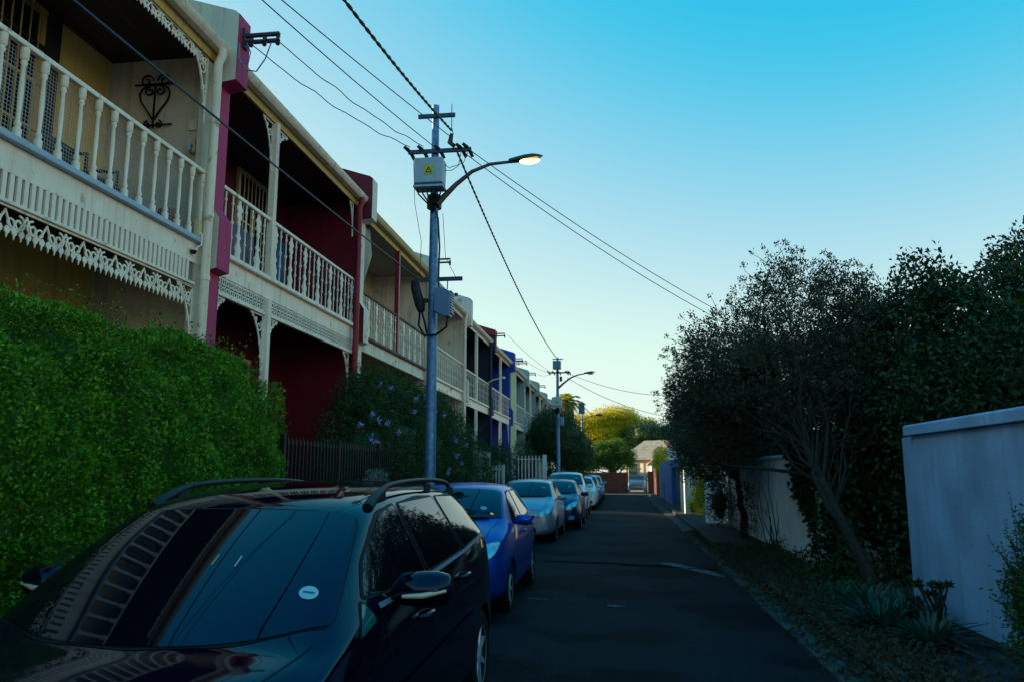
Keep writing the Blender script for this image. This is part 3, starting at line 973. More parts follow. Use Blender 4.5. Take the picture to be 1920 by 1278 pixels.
def cable(name, label, p0, p1, sag, r, m=CABLE, n=26, twist=0, wob=0., group='overhead cables'):
    p0, p1 = Vector(p0), Vector(p1)
    pts = []
    for i in range(n + 1):
        t = i / n
        p = p0.lerp(p1, t)
        p.z -= 4 * sag * t * (1 - t)
        if wob:
            p.z += wob * (math.sin(t * 23) * .6 + math.sin(t * 37 + 1) * .4) * min(1, 6 * t, 6 * (1 - t))
        pts.append(p)
    b = MB()
    if twist:
        L = (p1 - p0).length
        nn = int(L * 14)
        for s in (0, math.pi):
            q = []
            for i in range(nn + 1):
                t = i / nn
                p = p0.lerp(p1, t); p.z -= 4 * sag * t * (1 - t)
                a = s + L * t * 2 * math.pi / twist
                q.append(p + Vector((math.cos(a) * r * .8, 0, math.sin(a) * r * .8)))
            b.tube(q, r, 5)
    else:
        b.tube(pts, r, 6)
    o = b.build(name, m, at=tuple(p1), smooth=60)
    tag(o, label, 'cable', group)
    return o


cable('bundled_cable', 'thick twisted cable rising from the near pole to the top of the picture', (-3.4, -14, 7.9), (-2.88, 13.2, 7.74), 1.3, .014, twist=.42)
cable('bundled_cable', 'thick twisted cable running between the near pole and the distant pole', (-2.80, 13.2, 7.40), (-3.2, 41.4, 7.6), .42, .013, twist=.5)
cable('service_wire', 'thin wire reaching the near pole left of the twisted cable, lower one', (-6.7, -14, 7.6), (-3.2, 13.15, 7.44), .83, .0075)
cable('service_wire', 'thin wire passing behind the upper crossarm of the near pole', (-8.4, -14, 7.6), (-2.9, 13.2, 7.62), .6, .0075)
cable('service_wire', 'upper thin wire from the magenta pier bracket to the near pole', (-4.62, 9.72, 7.63), (-3.38, 13.15, 7.44), .10, .007, wob=.025)
cable('service_wire', 'lower thin wire from the magenta pier bracket to the near pole', (-5.0, 9.72, 7.60), (-3.62, 13.15, 7.44), .13, .007, wob=.025)
cable('telephone_cable', 'blue-black cable crossing in front of the near house facades', (-4.24, -14, 5.6), (-3.42, 13.25, 5.02), .33, .011, m=CABLE_B)
e1 = CAM + ray(1345, 582) * 18.5
e2 = CAM + ray(1350, 600) * 18.5
cable('service_wire', 'upper thin wire from the near pole to the right-hand trees', (-2.56, 13.2, 7.36), e1, .12, .0075)
cable('service_wire', 'lower thin wire from the near pole to the right-hand trees', (-2.62, 13.2, 7.28), e2, .15, .0075)
e3 = CAM + ray(1260, 741) * 40
e4 = CAM + ray(1260, 782) * 36
cable('service_wire', 'upper thin wire from the distant pole to the right-hand trees', (-2.7, 41.4, 6.85), e3, .3, .012)
cable('service_wire', 'lower thin wire from the distant pole to the right-hand trees', (-2.7, 41.4, 6.6), e4, .3, .012)


def service_bracket(label, x0, x1, y, z, n):
    root = thing('service_bracket', label, 'bracket', (x0, y, z), 'service brackets on the house piers')
    m = mat('rusty_bracket', (.05, .03, .045), .6, var=.4, vscale=20)
    for dz in (-.05, .05):
        MB().box(x0, x1, y - .03, y + .03, z + dz - .022, z + dz + .022).build('bar', m, root, bevel=.005)
    MB().box(x0, x0 + .03, y - .06, y + .06, z - .14, z + .14).build('back_plate', m, root)
    for i in range(n):
        x = x0 + (x1 - x0) * (.25 + .75 * i / max(1, n - 1))
        MB().lathe([(.02, -.08), (.035, -.06), (.022, -.035), (.036, -.01), (.022, .02), (.034, .045), (.02, .06)], (x, y - .05, z - .07), 8).build('insulator', INSUL, root, smooth=50)
    return root


service_bracket('dark two-bar service bracket on top of the magenta pier', -5.12, -4.60, 9.77, 7.70, 3)
lpb = MB()
lpb.tube([(-5.1, 9.6, 7.55), (-5.08, 9.58, 7.30), (-4.98, 9.6, 7.14), (-4.84, 9.62, 7.12), (-4.72, 9.62, 7.3), (-4.66, 9.65, 7.55)], .010, 6)
lpb.tube([(-5.0, 9.62, 7.55), (-4.93, 9.6, 7.40), (-4.95, 9.6, 7.25), (-5.06, 9.6, 7.24)], .008, 6)
tag(lpb.build('drip_loop', BOXBLUE, at=(-5.0, 9.6, 7.3), smooth=60), 'loose wire loops hanging below the magenta pier bracket', 'cable', 'overhead cables')
for y, z, txt in ((21.87, 7.72, 'service bracket on the white parapet beside the near pole'), (32.9, 7.45, 'service bracket on the red parapet of the navy house'),
                  (39.1, 7.25, 'service bracket on the blue pier'), (40.9, 7.35, 'service bracket above the lime panel'), (45.3, 7.3, 'service bracket on the pier beyond the lime house'),
                  (51.1, 7.2, 'service bracket on the teal house pier')):
    service_bracket(txt, -5.3, -4.75, y, z, 2)
for i, (y, z) in enumerate(((32.9, 7.40), (39.1, 7.2), (45.3, 7.25))):
    cable('service_wire', ('thin wire from the red parapet bracket to the distant pole', 'thin wire from the blue pier bracket to the distant pole', 'thin wire from the far pier bracket to the distant pole')[i],
          (-4.6, y - .05, z), (-3.5, 41.4, 6.86), .12, .008)
ls = thing('wall_light_arm', 'slim white floodlight arm on the navy house balcony', 'lamp', (-5.35, 31.4, 5.25))
MB().tube([(-5.35, 31.2, 5.15), (-4.95, 31.2, 5.35), (-4.6, 31.2, 5.42)], .022, 6).build('arm', WHITE, ls)
MB().box(-4.66, -4.5, 31.12, 31.28, 5.38, 5.46).build('head', WHITE, ls, bevel=.01)

# ------------------------------------------------------------------ vegetation
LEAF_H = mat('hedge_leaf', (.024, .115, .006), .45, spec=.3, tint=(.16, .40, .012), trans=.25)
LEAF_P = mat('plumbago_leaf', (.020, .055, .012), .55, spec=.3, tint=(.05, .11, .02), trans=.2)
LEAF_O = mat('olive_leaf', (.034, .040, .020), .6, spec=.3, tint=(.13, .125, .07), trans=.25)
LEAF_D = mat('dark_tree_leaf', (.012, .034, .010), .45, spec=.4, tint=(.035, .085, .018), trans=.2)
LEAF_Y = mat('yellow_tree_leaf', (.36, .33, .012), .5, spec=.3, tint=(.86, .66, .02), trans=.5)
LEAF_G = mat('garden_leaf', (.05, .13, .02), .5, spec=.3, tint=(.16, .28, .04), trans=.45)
LEAF_B = mat('blue_strap_leaf', (.028, .075, .05), .45, spec=.4, tint=(.05, .12, .08), trans=.15)
LEAF_S = mat('silver_leaf', (.13, .16, .13), .7, spec=.2, tint=(.22, .26, .22), trans=.15)
LEAF_DRY = mat('dry_leaf', (.05, .038, .022), .8, spec=.15, tint=(.13, .09, .045), trans=.1)
LEAF_T = mat('dark_street_tree_leaf', (.016, .05, .014), .5, spec=.3, tint=(.045, .11, .025), trans=.2)
LEAF_X = mat('box_leaf', (.022, .062, .016), .5, spec=.3, tint=(.07, .16, .035), trans=.2)
PETAL = mat('blue_petal', (.34, .32, .80), .7, tint=(.55, .52, .90), trans=.2)
BARK = mat('bark', (.055, .042, .036), .9, spec=.15, var=.5, vscale=14, bump=1., bscale=35)
BARK2 = mat('grey_bark', (.040, .034, .030), .9, spec=.15, var=.45, vscale=20, bump=1., bscale=40)


def unit(a):
    return a / np.maximum(1e-9, np.linalg.norm(a, axis=1, keepdims=True))


def leaf_cloud(name, m, parent, P, size=(.03, .05), aspect=.5, out=None, obias=.6, tint=None, up=.25, thing_at=None, fold=True):
    """one leaf-shaped blade per point"""
    P = np.asarray(P, float)
    N = len(P)
    d = RNG.normal(size=(N, 3))
    if out is not None:
        d = unit(d) + obias * out
    d[:, 2] += up
    t = unit(d)
    s = unit(np.cross(t, RNG.normal(size=(N, 3))))
    nrm = np.cross(t, s)
    L = RNG.uniform(size[0], size[1], (N, 1))
    W = L * aspect * .5
    mid = P + t * L * .45
    tip = P + t * L - nrm * L * .12
    V = np.stack([P, mid + s * W + nrm * L * .06, tip, mid - s * W + nrm * L * .06], 1).reshape(-1, 3)
    base = BASE.get(parent.name, (0, 0, 0)) if parent else (thing_at or (0, 0, 0))
    V = V - np.array(base)
    me = bpy.data.meshes.new(name)
    me.vertices.add(4 * N)
    me.vertices.foreach_set('co', V.astype(np.float32).ravel())
    me.loops.add(4 * N)
    me.loops.foreach_set('vertex_index', np.arange(4 * N, dtype=np.int32))
    me.polygons.add(N)
    me.polygons.foreach_set('loop_start', np.arange(0, 4 * N, 4, dtype=np.int32))
    me.update(calc_edges=True)
    at = me.attributes.new('tint', 'FLOAT', 'FACE')
    if tint is None:
        tint = RNG.random(N) ** 1.6
    at.data.foreach_set('value', np.asarray(tint, np.float32))
    me.materials.append(m)
    o = bpy.data.objects.new(name, me)
    COL.objects.link(o)
    if parent:
        o.parent = parent
    else:
        o.location = base
    BASE[o.name] = base
    return o


def shell_points(blobs, n, depth=.35, zmin=None):
    """points in the outer shell of a union of ellipsoids (cx,cy,cz,rx,ry,rz); returns points and outward directions"""
    B = np.array(blobs, float)
    area = (B[:, 3] * B[:, 4] + B[:, 4] * B[:, 5] + B[:, 3] * B[:, 5])
    k = RNG.choice(len(B), size=n * 2, p=area / area.sum())
    u = unit(RNG.normal(size=(n * 2, 3)))
    r = 1 - depth * RNG.random((n * 2, 1)) ** 1.7
    P = B[k, :3] + u * B[k, 3:] * r
    O = unit(u / B[k, 3:])
    ok = np.ones(len(P), bool)
    for b in B:
        q = ((P - b[:3]) / b[3:])
        ok &= (q * q).sum(1) > (1 - depth) ** 2 * .8
    if zmin is not None:
        ok &= P[:, 2] > zmin
    P, O = P[ok][:n], O[ok][:n]
    return P, O


def clumps(P, O, per, spread):
    Q = np.repeat(P, per, 0) + RNG.normal(size=(len(P) * per, 3)) * spread
    return Q, np.repeat(O, per, 0)


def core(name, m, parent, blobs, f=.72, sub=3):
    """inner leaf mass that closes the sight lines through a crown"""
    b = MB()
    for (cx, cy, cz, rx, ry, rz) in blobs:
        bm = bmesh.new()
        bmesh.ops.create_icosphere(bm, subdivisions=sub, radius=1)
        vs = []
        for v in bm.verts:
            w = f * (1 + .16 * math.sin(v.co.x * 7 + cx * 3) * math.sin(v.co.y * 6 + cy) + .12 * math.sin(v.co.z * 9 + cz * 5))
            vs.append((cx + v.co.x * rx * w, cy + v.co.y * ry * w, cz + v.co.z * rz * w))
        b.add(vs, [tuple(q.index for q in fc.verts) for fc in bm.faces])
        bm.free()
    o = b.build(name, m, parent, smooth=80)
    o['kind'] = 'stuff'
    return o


def limb(b, p0, p1, r0, r1, bend=.15, n=6):
    p0, p1 = Vector(p0), Vector(p1)
    L = (p1 - p0).length
    off = Vector((random.uniform(-1, 1), random.uniform(-1, 1), random.uniform(-.3, .8))) * bend * L
    pts = []
    for i in range(n + 1):
        t = i / n
        p = p0.lerp(p1, t) + off * (4 * t * (1 - t)) * .5
        p += Vector((random.uniform(-1, 1), random.uniform(-1, 1), random.uniform(-1, 1))) * .02 * L * (0 < i < n)
        pts.append(p)
    b.tube(pts, [r0 + (r1 - r0) * i / n for i in range(n + 1)], 8 if r0 > .03 else 5)
    return pts


def twigs(P, O, L=.25, r=.004, every=1):
    b = MB()
    for p, o in zip(P[::every], O[::every]):
        p = Vector(p); d = (Vector(o) + Vector(RNG.normal(size=3) * .4)).normalized()
        b.tube([p - d * L, p - d * L * .4 + Vector(RNG.normal(size=3) * .02), p], [r * 1.6, r, r * .6], 4, cap=False)
    return b


# big clipped hedge in front of the near house
hg = thing('hedge', 'big bright green clipped hedge in front of the near house', 'hedge', (-4.6, 6.0, .12))
N = 150000
y = RNG.uniform(1.2, 10.05, N)


def hedge_top(y):
    t = np.clip((y - 6.0) / 4.05, 0, 1)
    return (3.06 + .06 * np.sin(y * 1.7) + .05 * np.sin(y * 4.3)) - .42 * np.clip((y - 8.3) / 1.75, 0, 1) ** 2.0


def hedge_front(y, z):
    ht = hedge_top(y)
    e = np.clip((y - 9.0) / 1.1, 0, 1)
    h = np.clip(z / ht, 0, 1)
    return -4.02 - .62 * h ** 5 - .30 * e ** 2 - .25 * e * h + .07 * np.sin(y * 3.1 + z * 2.3) + .07 * np.sin(y * 8.3 - z * 6.1) * np.sin(z * 9.1 + y * 4.7)


ht = hedge_top(y)
z = .12 + (ht - .12) * RNG.random(N) ** .8
cy0, cz0 = y[:9000], z[:9000]
ci = RNG.integers(0, 9000, N)
y = np.clip(cy0[ci] + RNG.normal(size=N) * .05, 1.2, 10.1); z = np.clip(cz0[ci] + RNG.normal(size=N) * .05, .12, None)
dep = RNG.random(9000) ** 2 * .22
x = hedge_front(y, z) - dep[ci] - np.abs(RNG.normal(size=N)) * .05
front = np.stack([x, y, z], 1); fo = np.tile([1., 0, .25], (N, 1))
n2 = 26000
y2 = RNG.uniform(1.2, 10.0, n2); x2 = RNG.uniform(-5.25, -4.45, n2)
top = np.stack([x2, y2, hedge_top(y2) + .06 * np.sin(x2 * 9) - np.abs(RNG.normal(size=n2)) * .07 + np.where(RNG.random(n2) < .06, RNG.uniform(0, .22, n2), 0)], 1); to = np.tile([.2, 0, 1.], (n2, 1))
n3 = 16000
z3 = .12 + RNG.random(n3) * 2.7; x3 = RNG.uniform(-5.2, -4.25, n3)
end = np.stack([x3, 10.02 - .5 * (z3 / 3.0) ** 3 - np.abs(RNG.normal(size=n3)) * .09 + .05 * np.sin(x3 * 8 + z3 * 4), z3], 1); eo = np.tile([.2, 1., .2], (n3, 1))
P = np.concatenate([front, top, end]); O = np.concatenate([fo, to, eo])
cl = .5 + .5 * np.sin(P[:, 1] * 5.1 + P[:, 2] * 3.7) * np.sin(P[:, 2] * 6.3 - P[:, 1] * 2.2)
leaf_cloud('foliage', LEAF_H, hg, P, (.018, .052), .5, O, .6, np.clip(RNG.random(len(P)) ** 1.5 * .85 + .35 * cl - .1, 0, 1))
sel = RNG.integers(0, len(P), 1500)
leaf_cloud('dry_leaves', mat('hedge_dry_leaf', (.12, .09, .02), .7, tint=(.30, .24, .04)), hg, P[sel] + O[sel] * .02, (.025, .05), .5, O[sel], .6)
hc = MB()
yy = np.linspace(1.0, 9.85, 30); zz = np.linspace(0.1, 1, 12)
vs, fs = [], []
for a in yy:
    tp = float(hedge_top(np.array(a))) - .16
    for q in zz:
        vs.append((float(hedge_front(np.array(a), np.array(q * tp))) - .36, a, q * tp))
    vs.append((-5.2, a, tp))
k = len(zz) + 1
for i in range(len(yy) - 1):
    for j in range(k - 1):
        fs.append((i * k + j, i * k + j + 1, (i + 1) * k + j + 1, (i + 1) * k + j))
fs.append(tuple((len(yy) - 1) * k + j for j in range(k)) + ())
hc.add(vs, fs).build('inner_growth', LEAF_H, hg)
# loose shoots above the hedge line
sp_ = []
for i in range(70):
    yy0 = random.uniform(3.5, 10.0)
    h0 = float(hedge_top(np.array(yy0)))
    xx0 = random.uniform(-4.9, -4.4)
    L = random.uniform(.10, .30)
    dx, dy = random.uniform(-.3, .3), random.uniform(-.2, .5 if yy0 > 8.5 else .2)
    for t in np.linspace(0, 1, 12):
        sp_.append((xx0 + dx * L * t, yy0 + dy * L * t, h0 - .05 + L * t))
for i in range(26):
    zz0 = random.uniform(1.6, 2.8); L = random.uniform(.12, .32); xx0 = random.uniform(-4.7, -4.3)
    for t in np.linspace(0, 1, 12):
        sp_.append((xx0 + .1 * L * t, 9.9 - .4 * (zz0 / 3) ** 3 + L * t, zz0 + .5 * L * t))
sp_ = np.array(sp_)
leaf_cloud('shoots', LEAF_H, hg, sp_ + RNG.normal(size=sp_.shape) * .012, (.025, .05), .45, None, 0, None, .5)

# flowering plumbago spilling over the fence behind the near pole
pb = thing('flowering_bush', 'sprawling dark bush with pale blue flower heads behind the near pole', 'bush', (-4.6, 18, .12))
blobs = [(-4.75, 14.4, 1.7, .8, 1.2, 1.55), (-4.75, 16.2, 2.0, .85, 1.6, 1.75), (-4.7, 18.6, 1.9, .9, 1.8, 1.75), (-4.7, 21.0, 1.75, .9, 1.7, 1.75), (-4.6, 23.0, 1.5, .85, 1.5, 1.45), (-4.5, 24.3, 1.2, .7, 1.0, 1.2),
         (-4.9, 15.2, 3.1, .6, 1.0, .6), (-4.9, 17.4, 3.2, .6, 1.0, .55), (-4.9, 20.6, 3.0, .6, 1.3, .55)]
P, O = shell_points(blobs, 11000, .42, .15)
Q, OO = clumps(P, O, 9, .08)
leaf_cloud('foliage', LEAF_P, pb, Q, (.04, .08), .45, OO, .6)
core('inner_growth', LEAF_P, pb, blobs, .55)
P, O = shell_points(blobs, 500, .02, 2.4)
ok = (O[:, 2] > .2)
Q = []
for p, o in zip(P[ok][:130], O[ok][:130]):
    L = random.uniform(.15, .5)
    for t in np.linspace(0, 1, 14):
        Q.append(p + (o * .6 + np.array([.35, 0, .6])) * L * t - np.array([0, 0, .25]) * L * t * t)
Q = np.array(Q)
leaf_cloud('arching_shoots', LEAF_P, pb, Q + RNG.normal(size=Q.shape) * .02, (.03, .06), .4)
flower_spots = [(708, 722), (728, 728), (752, 700), (776, 750), (795, 745), (798, 765), (812, 772), (772, 773), (706, 790), (672, 798), (722, 795), (694, 778), (690, 820), (700, 830), (855, 760), (868, 732), (880, 735), (838, 880), (852, 855),
                (880, 790), (885, 820), (870, 835), (835, 888), (862, 868), (895, 800), (850, 826), (742, 812), (828, 778)]
for px_, py_ in flower_spots:
    hit = None
    r = ray(px_, py_)
    for X in np.arange(-3.6, -5.2, -.03):
        p = CAM + r * (X / r.x)
        for b_ in blobs:
            if ((p.x - b_[0]) / b_[3]) ** 2 + ((p.y - b_[1]) / b_[4]) ** 2 + ((p.z - b_[2]) / b_[5]) ** 2 < 1.03:
                hit = p; break
        if hit:
            break
    if hit is None:
        continue
    fp = np.array(hit) + RNG.normal(size=(26, 3)) * .024 + np.array([.05, -.03, .01])
    leaf_cloud('flower_head', PETAL, pb, fp, (.03, .045), .8, np.tile([.9, -.4, .2], (26, 1)), .8)


def bush(name, label, blobs, m, n, per=6, size=(.04, .08), spread=.08, depth=.35, cat='bush', zmin=.1, f=.55, group=None, aspect=.5, corem=None):
    c = np.array(blobs, float)
    o = thing(name, label, cat, (float(c[:, 0].mean()), float(c[:, 1].mean()), .1), group)
    P, O = shell_points(blobs, n, depth, zmin)
    Q, OO = clumps(P, O, per, spread)
    leaf_cloud('foliage', m, o, Q, size, aspect, OO, .6)
    if f:
        core('inner_growth', corem or m, o, blobs, f)
    return o


bush('shrub', 'dark rounded shrub behind the white palisade gate', [(-4.8, 30.5, 1.5, .6, 1.2, 1.3), (-4.75, 32.0, 1.6, .6, 1.2, 1.35)], LEAF_D, 1800, 6, (.05, .09))
bush('shrub', 'dark tall shrub between the white palisade fence sections', [(-5.0, 41.0, 1.8, .7, 1.2, 1.6)], LEAF_D, 900, 6, (.05, .10))
sv = bush('shrub', 'small silvery shrub in front of the black iron fence', [(-4.0, 12.6, 1.0, .22, .35, .62), (-4.0, 12.9, 1.45, .16, .25, .32)], LEAF_S, 500, 7, (.03, .06), .05, f=.6)
bush('shrub', 'low shrub under the dark street tree', [(-3.9, 47.5, 1.1, .6, 2.0, .9)], LEAF_T, 700, 6, (.06, .12))


def tree(name, label, base, fork, blobs, m, n, per, size, spread, bark=BARK, r=.16, limbs=9, zmin=1.0, f=.7, depth=.4, group=None, cat='tree', aspect=.5, lean=.05):
    o = thing(name, label, cat, base, group)
    b = MB()
    pts = limb(b, base, fork, r, r * .62, lean, 8)
    for i in range(limbs):
        bl = blobs[i % len(blobs)]
        u = unit(RNG.normal(size=(1, 3)))[0] * .55
        tip = (bl[0] + u[0] * bl[3], bl[1] + u[1] * bl[4], bl[2] + u[2] * bl[5])
        st = pts[-1] if i < 5 else pts[-2]
        q = limb(b, st, tip, r * .42, r * .12, .2, 6)
        for k in range(3):
            s = q[2 + k]
            u = unit(RNG.normal(size=(1, 3)))[0] * .6
            limb(b, s, (bl[0] + u[0] * bl[3], bl[1] + u[1] * bl[4], bl[2] + u[2] * bl[5]), r * .16, r * .05, .2, 4)
    b.build('trunk', bark, o, smooth=60)
    P, O = shell_points(blobs, n, depth, zmin)
    Q, OO = clumps(P, O, per, spread)
    cr = leaf_cloud('crown', m, o, Q, size, aspect, OO, .5)
    if f:
        big = [q for q in blobs if min(q[3:]) > .62]
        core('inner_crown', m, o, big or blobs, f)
    return o


# dark street tree beside the second pole
tree('street_tree', 'dense dark green tree beside the distant pole on the left', (-3.7, 47, .1), (-3.5, 46.6, 2.0),
     [(-3.6, 46, 3.6, 1.5, 2.2, 1.7), (-2.7, 47.5, 2.9, 1.1, 2.0, 1.3), (-4.2, 49, 4.0, 1.3, 2.4, 1.5), (-3.0, 50, 2.9, 1.0, 2.0, 1.4)], LEAF_T, 6500, 7, (.06, .13), .13, f=.7, depth=.35)
# palm
pm = thing('palm_tree', 'palm with shaggy sunlit trunk behind the distant pole', 'palm', (-4.3, 66.5, .1))
PALMB = mat('palm_fibre', (.20, .10, .03), .9, var=.5, vscale=8, bump=1., bscale=15)
pb_ = MB()
pz = np.linspace(.1, 7.4, 16)
pb_.tube([(-4.3 + .03 * math.sin(q), 66.5, q) for q in pz], [.30 + .10 * (i % 2) + .012 * i * (i > 8) for i in range(16)], 12)
pb_.build('trunk', PALMB, pm)
for i in range(46):
    a = random.uniform(0, 2 * math.pi); el = random.uniform(-.5, 1.25)
    L = random.uniform(1.5, 2.1)
    d = Vector((math.cos(a) * math.cos(el), math.sin(a) * math.cos(el), math.sin(el)))
    pts = []
    for t in np.linspace(0, 1, 9):
        pts.append(Vector((-4.3, 66.5, 7.5)) + d * L * t - Vector((0, 0, 1)) * (.55 * L * t * t))
    fb = MB().tube(pts, [.02 - .0018 * k for k in range(9)], 4)
    side = d.cross(Vector((0, 0, 1))).normalized()
    for k in range(3, 9):
        for s in (-1, 1):
            for kk in range(2):
                p = pts[k].lerp(pts[max(0, k - 1)], kk * .5)
                tip = p + (side * s * .8 + d * .6 - Vector((0, 0, .35))) * (.55 - .03 * k)
                w = Vector((0, 0, .03))
                fb.add([p - w, p + w, tip], [(0, 1, 2)])
    fb.build('frond', LEAF_Y if (el > .2 and d.x < .3) else LEAF_G, pm)  # yellow leaf colour on the upper left fronds stands in for sunlight

# trees at the end of the street
tree('street_tree', 'large sunlit yellow-green spreading tree at the end of the street', (-1.4, 95, .1), (-1.2, 95, 3.8),
     [(-3.8, 94, 7.2, 3.0, 2.8, 1.2), (-.7, 95, 8.0, 2.9, 2.8, 1.3), (-2.1, 93, 5.8, 2.6, 2.4, 1.1), (1.9, 97, 7.0, 2.4, 2.6, 1.3), (-5.5, 95, 6.2, 1.9, 2.4, 1.2), (.2, 94, 6.3, 2.3, 2.2, 1.0)],
     LEAF_Y, 5200, 7, (.12, .24), .22, f=.62, r=.3, depth=.5)
tree('street_tree', 'bright green leafy tree in front of the brick wall at the street end', (-.6, 68.2, .1), (-.5, 68.1, 1.6),
     [(-1.5, 68, 2.9, 1.2, 1.2, .7), (.3, 67.8, 3.2, .8, .9, .6), (-2.7, 67.5, 2.5, 1.1, 1.1, .7), (-.4, 68.4, 3.9, .9, .9, .5), (-1.7, 68.5, 3.7, .7, .8, .45), (-.5, 67.9, 2.4, .8, .8, .5), (.7, 68.2, 2.6, .5, .6, .4), (-2.2, 68.2, 3.3, .6, .7, .4)], LEAF_G, 3000, 7, (.10, .19), .15, f=.5, r=.12, depth=.6)
tree('street_tree', 'dark round tree behind the right of the end building', (4.6, 90, .1), (4.6, 90, 3.0),
     [(3.2, 90, 5.8, 2.4, 2.4, 1.6), (5.6, 91, 5.2, 2.6, 2.4, 1.6), (1.6, 92, 5.4, 2, 2, 1.4), (8.0, 92, 5.0, 2.4, 2.4, 1.5)], LEAF_T, 3000, 6, (.12, .24), .2, f=.75, r=.3)

# ------------------------------------------------------------------ cars
GLASS_C = mat('car_glass', (.002, .003, .006), .015, spec=.5, stint=(.18, .50, 1.0))
GLASS_G = mat('tinted_quarter_glass', (.01, .10, .09), .03, spec=.7)
RUBBER = mat('black_rubber', (.008, .008, .009), .6, spec=.2)
TYRE = mat('tyre', (.010, .010, .011), .85, spec=.15, bump=.3, bscale=80)
ALLOY = mat('alloy', (.62, .62, .64), .3, metal=.5)
CHROME = mat('chrome', (.7, .7, .72), .08, metal=1.)
LENS = mat('headlight_lens', (.35, .42, .50), .06, spec=.8, coat=1., var=.4, vscale=22)
REFLECTOR = mat('lamp_reflector', (.6, .62, .66), .12, metal=1.)
AMBER = mat('amber_lens', (.5, .16, .02), .2)
BLKPLAS = mat('black_plastic', (.010, .011, .013), .5, spec=.3)
PLATE = mat('number_plate', (.55, .56, .52), .5)
PLATE_INK = mat('plate_ink', (.03, .05, .10), .5)
DISC = mat('licence_disc', (.30, .50, .56), .6)
DISC_INK = mat('disc_print', (.02, .12, .22), .6)


def carpaint(name, col, metal=.35, rough=.32):
    return mat(name, col, rough, metal=metal, spec=.4, coat=.35, stint=(.55, .75, 1.0))


def rpoly(pts, r=.05, seg=5):
    """polygon with rounded corners, densely sampled"""
    out = []
    n = len(pts)
    P_ = [Vector(p) for p in pts]
    for i in range(n):
        a, b_, c = P_[i - 1], P_[i], P_[(i + 1) % n]
        rr = min(r if not hasattr(r, '__len__') else r[i], (a - b_).length * .45, (c - b_).length * .45)
        p0 = b_ + (a - b_).normalized() * rr
        p1 = b_ + (c - b_).normalized() * rr
        for k in range(seg + 1):
            t = k / seg
            out.append(p0 * (1 - t) ** 2 + b_ * 2 * t * (1 - t) + p1 * t * t)
    dense = []
    for i in range(len(out)):
        a, b_ = out[i], out[(i + 1) % len(out)]
        m_ = max(1, int((b_ - a).length / .09))
        for k in range(m_):
            dense.append(a.lerp(b_, k / m_))
    return dense


# stations: s, zbot, wsill, wmid, zmid, wsh, zsh, we, ze, zc
CAGES = {
    'mpv': [(0.00, .24, .52, .60, .50, .58, .66, .46, .74, .76), (.05, .20, .64, .72, .5, .70, .71, .56, .80, .82), (.18, .18, .74, .82, .5, .79, .78, .62, .87, .895), (.42, .17, .80, .875, .5, .83, .87, .68, .95, .975),
            (.58, .17, .82, .885, .5, .84, .92, .72, .975, 1.005), (.66, .17, .82, .887, .5, .842, .94, .73, 1.00, 1.045), (.82, .17, .82, .89, .5, .845, .975, .735, 1.08, 1.14), (1.05, .17, .83, .895, .5, .85, 1.02, .70, 1.215, 1.275), (1.38, .17, .83, .895, .5, .85, 1.055, .645, 1.41, 1.47),
            (1.62, .17, .83, .895, .5, .85, 1.075, .625, 1.515, 1.585), (2.2, .17, .83, .895, .5, .855, 1.095, .62, 1.56, 1.635), (2.9, .17, .83, .895, .5, .855, 1.13, .62, 1.56, 1.64), (3.5, .18, .83, .89, .5, .85, 1.16, .625, 1.545, 1.625),
            (3.95, .20, .82, .88, .5, .84, 1.18, .62, 1.49, 1.585), (4.22, .24, .81, .86, .5, .82, 1.17, .62, 1.38, 1.49), (4.38, .28, .76, .81, .52, .78, 1.08, .63, 1.14, 1.22), (4.44, .36, .60, .70, .55, .68, .90, .56, .96, .98)],
    'hatch': [(0.00, .24, .48, .56, .46, .54, .62, .42, .68, .70), (.05, .20, .60, .68, .46, .66, .68, .52, .75, .77), (.16, .17, .70, .77, .46, .74, .75, .57, .83, .86), (.40, .16, .76, .83, .48, .79, .84, .62, .93, .965),
              (.68, .16, .78, .845, .48, .80, .90, .66, .985, 1.03), (.92, .16, .79, .85, .48, .805, .94, .69, 1.04, 1.10), (1.20, .16, .79, .85, .48, .81, .96, .65, 1.20, 1.27), (1.52, .16, .79, .85, .48, .81, .975, .60, 1.37, 1.43),
              (1.74, .16, .79, .85, .48, .81, .98, .585, 1.43, 1.495), (2.3, .16, .79, .85, .48, .81, 1.0, .58, 1.455, 1.53), (2.9, .16, .79, .85, .48, .81, 1.03, .575, 1.43, 1.51), (3.3, .18, .78, .84, .48, .80, 1.05, .56, 1.37, 1.46),
              (3.55, .22, .76, .82, .48, .77, 1.04, .56, 1.22, 1.33), (3.72, .26, .70, .77, .5, .73, .96, .56, 1.0, 1.05), (3.80, .34, .56, .66, .52, .64, .84, .52, .88, .90)],
}
CAGES['suv'] = [(s * 1.16, zb * 1.35, a * 1.05, b_ * 1.05, zm * 1.12, c_ * 1.05, zs * 1.12, we * 1.08, ze * 1.13, zc * 1.13) for s, zb, a, b_, zm, c_, zs, we, ze, zc in CAGES['hatch']]
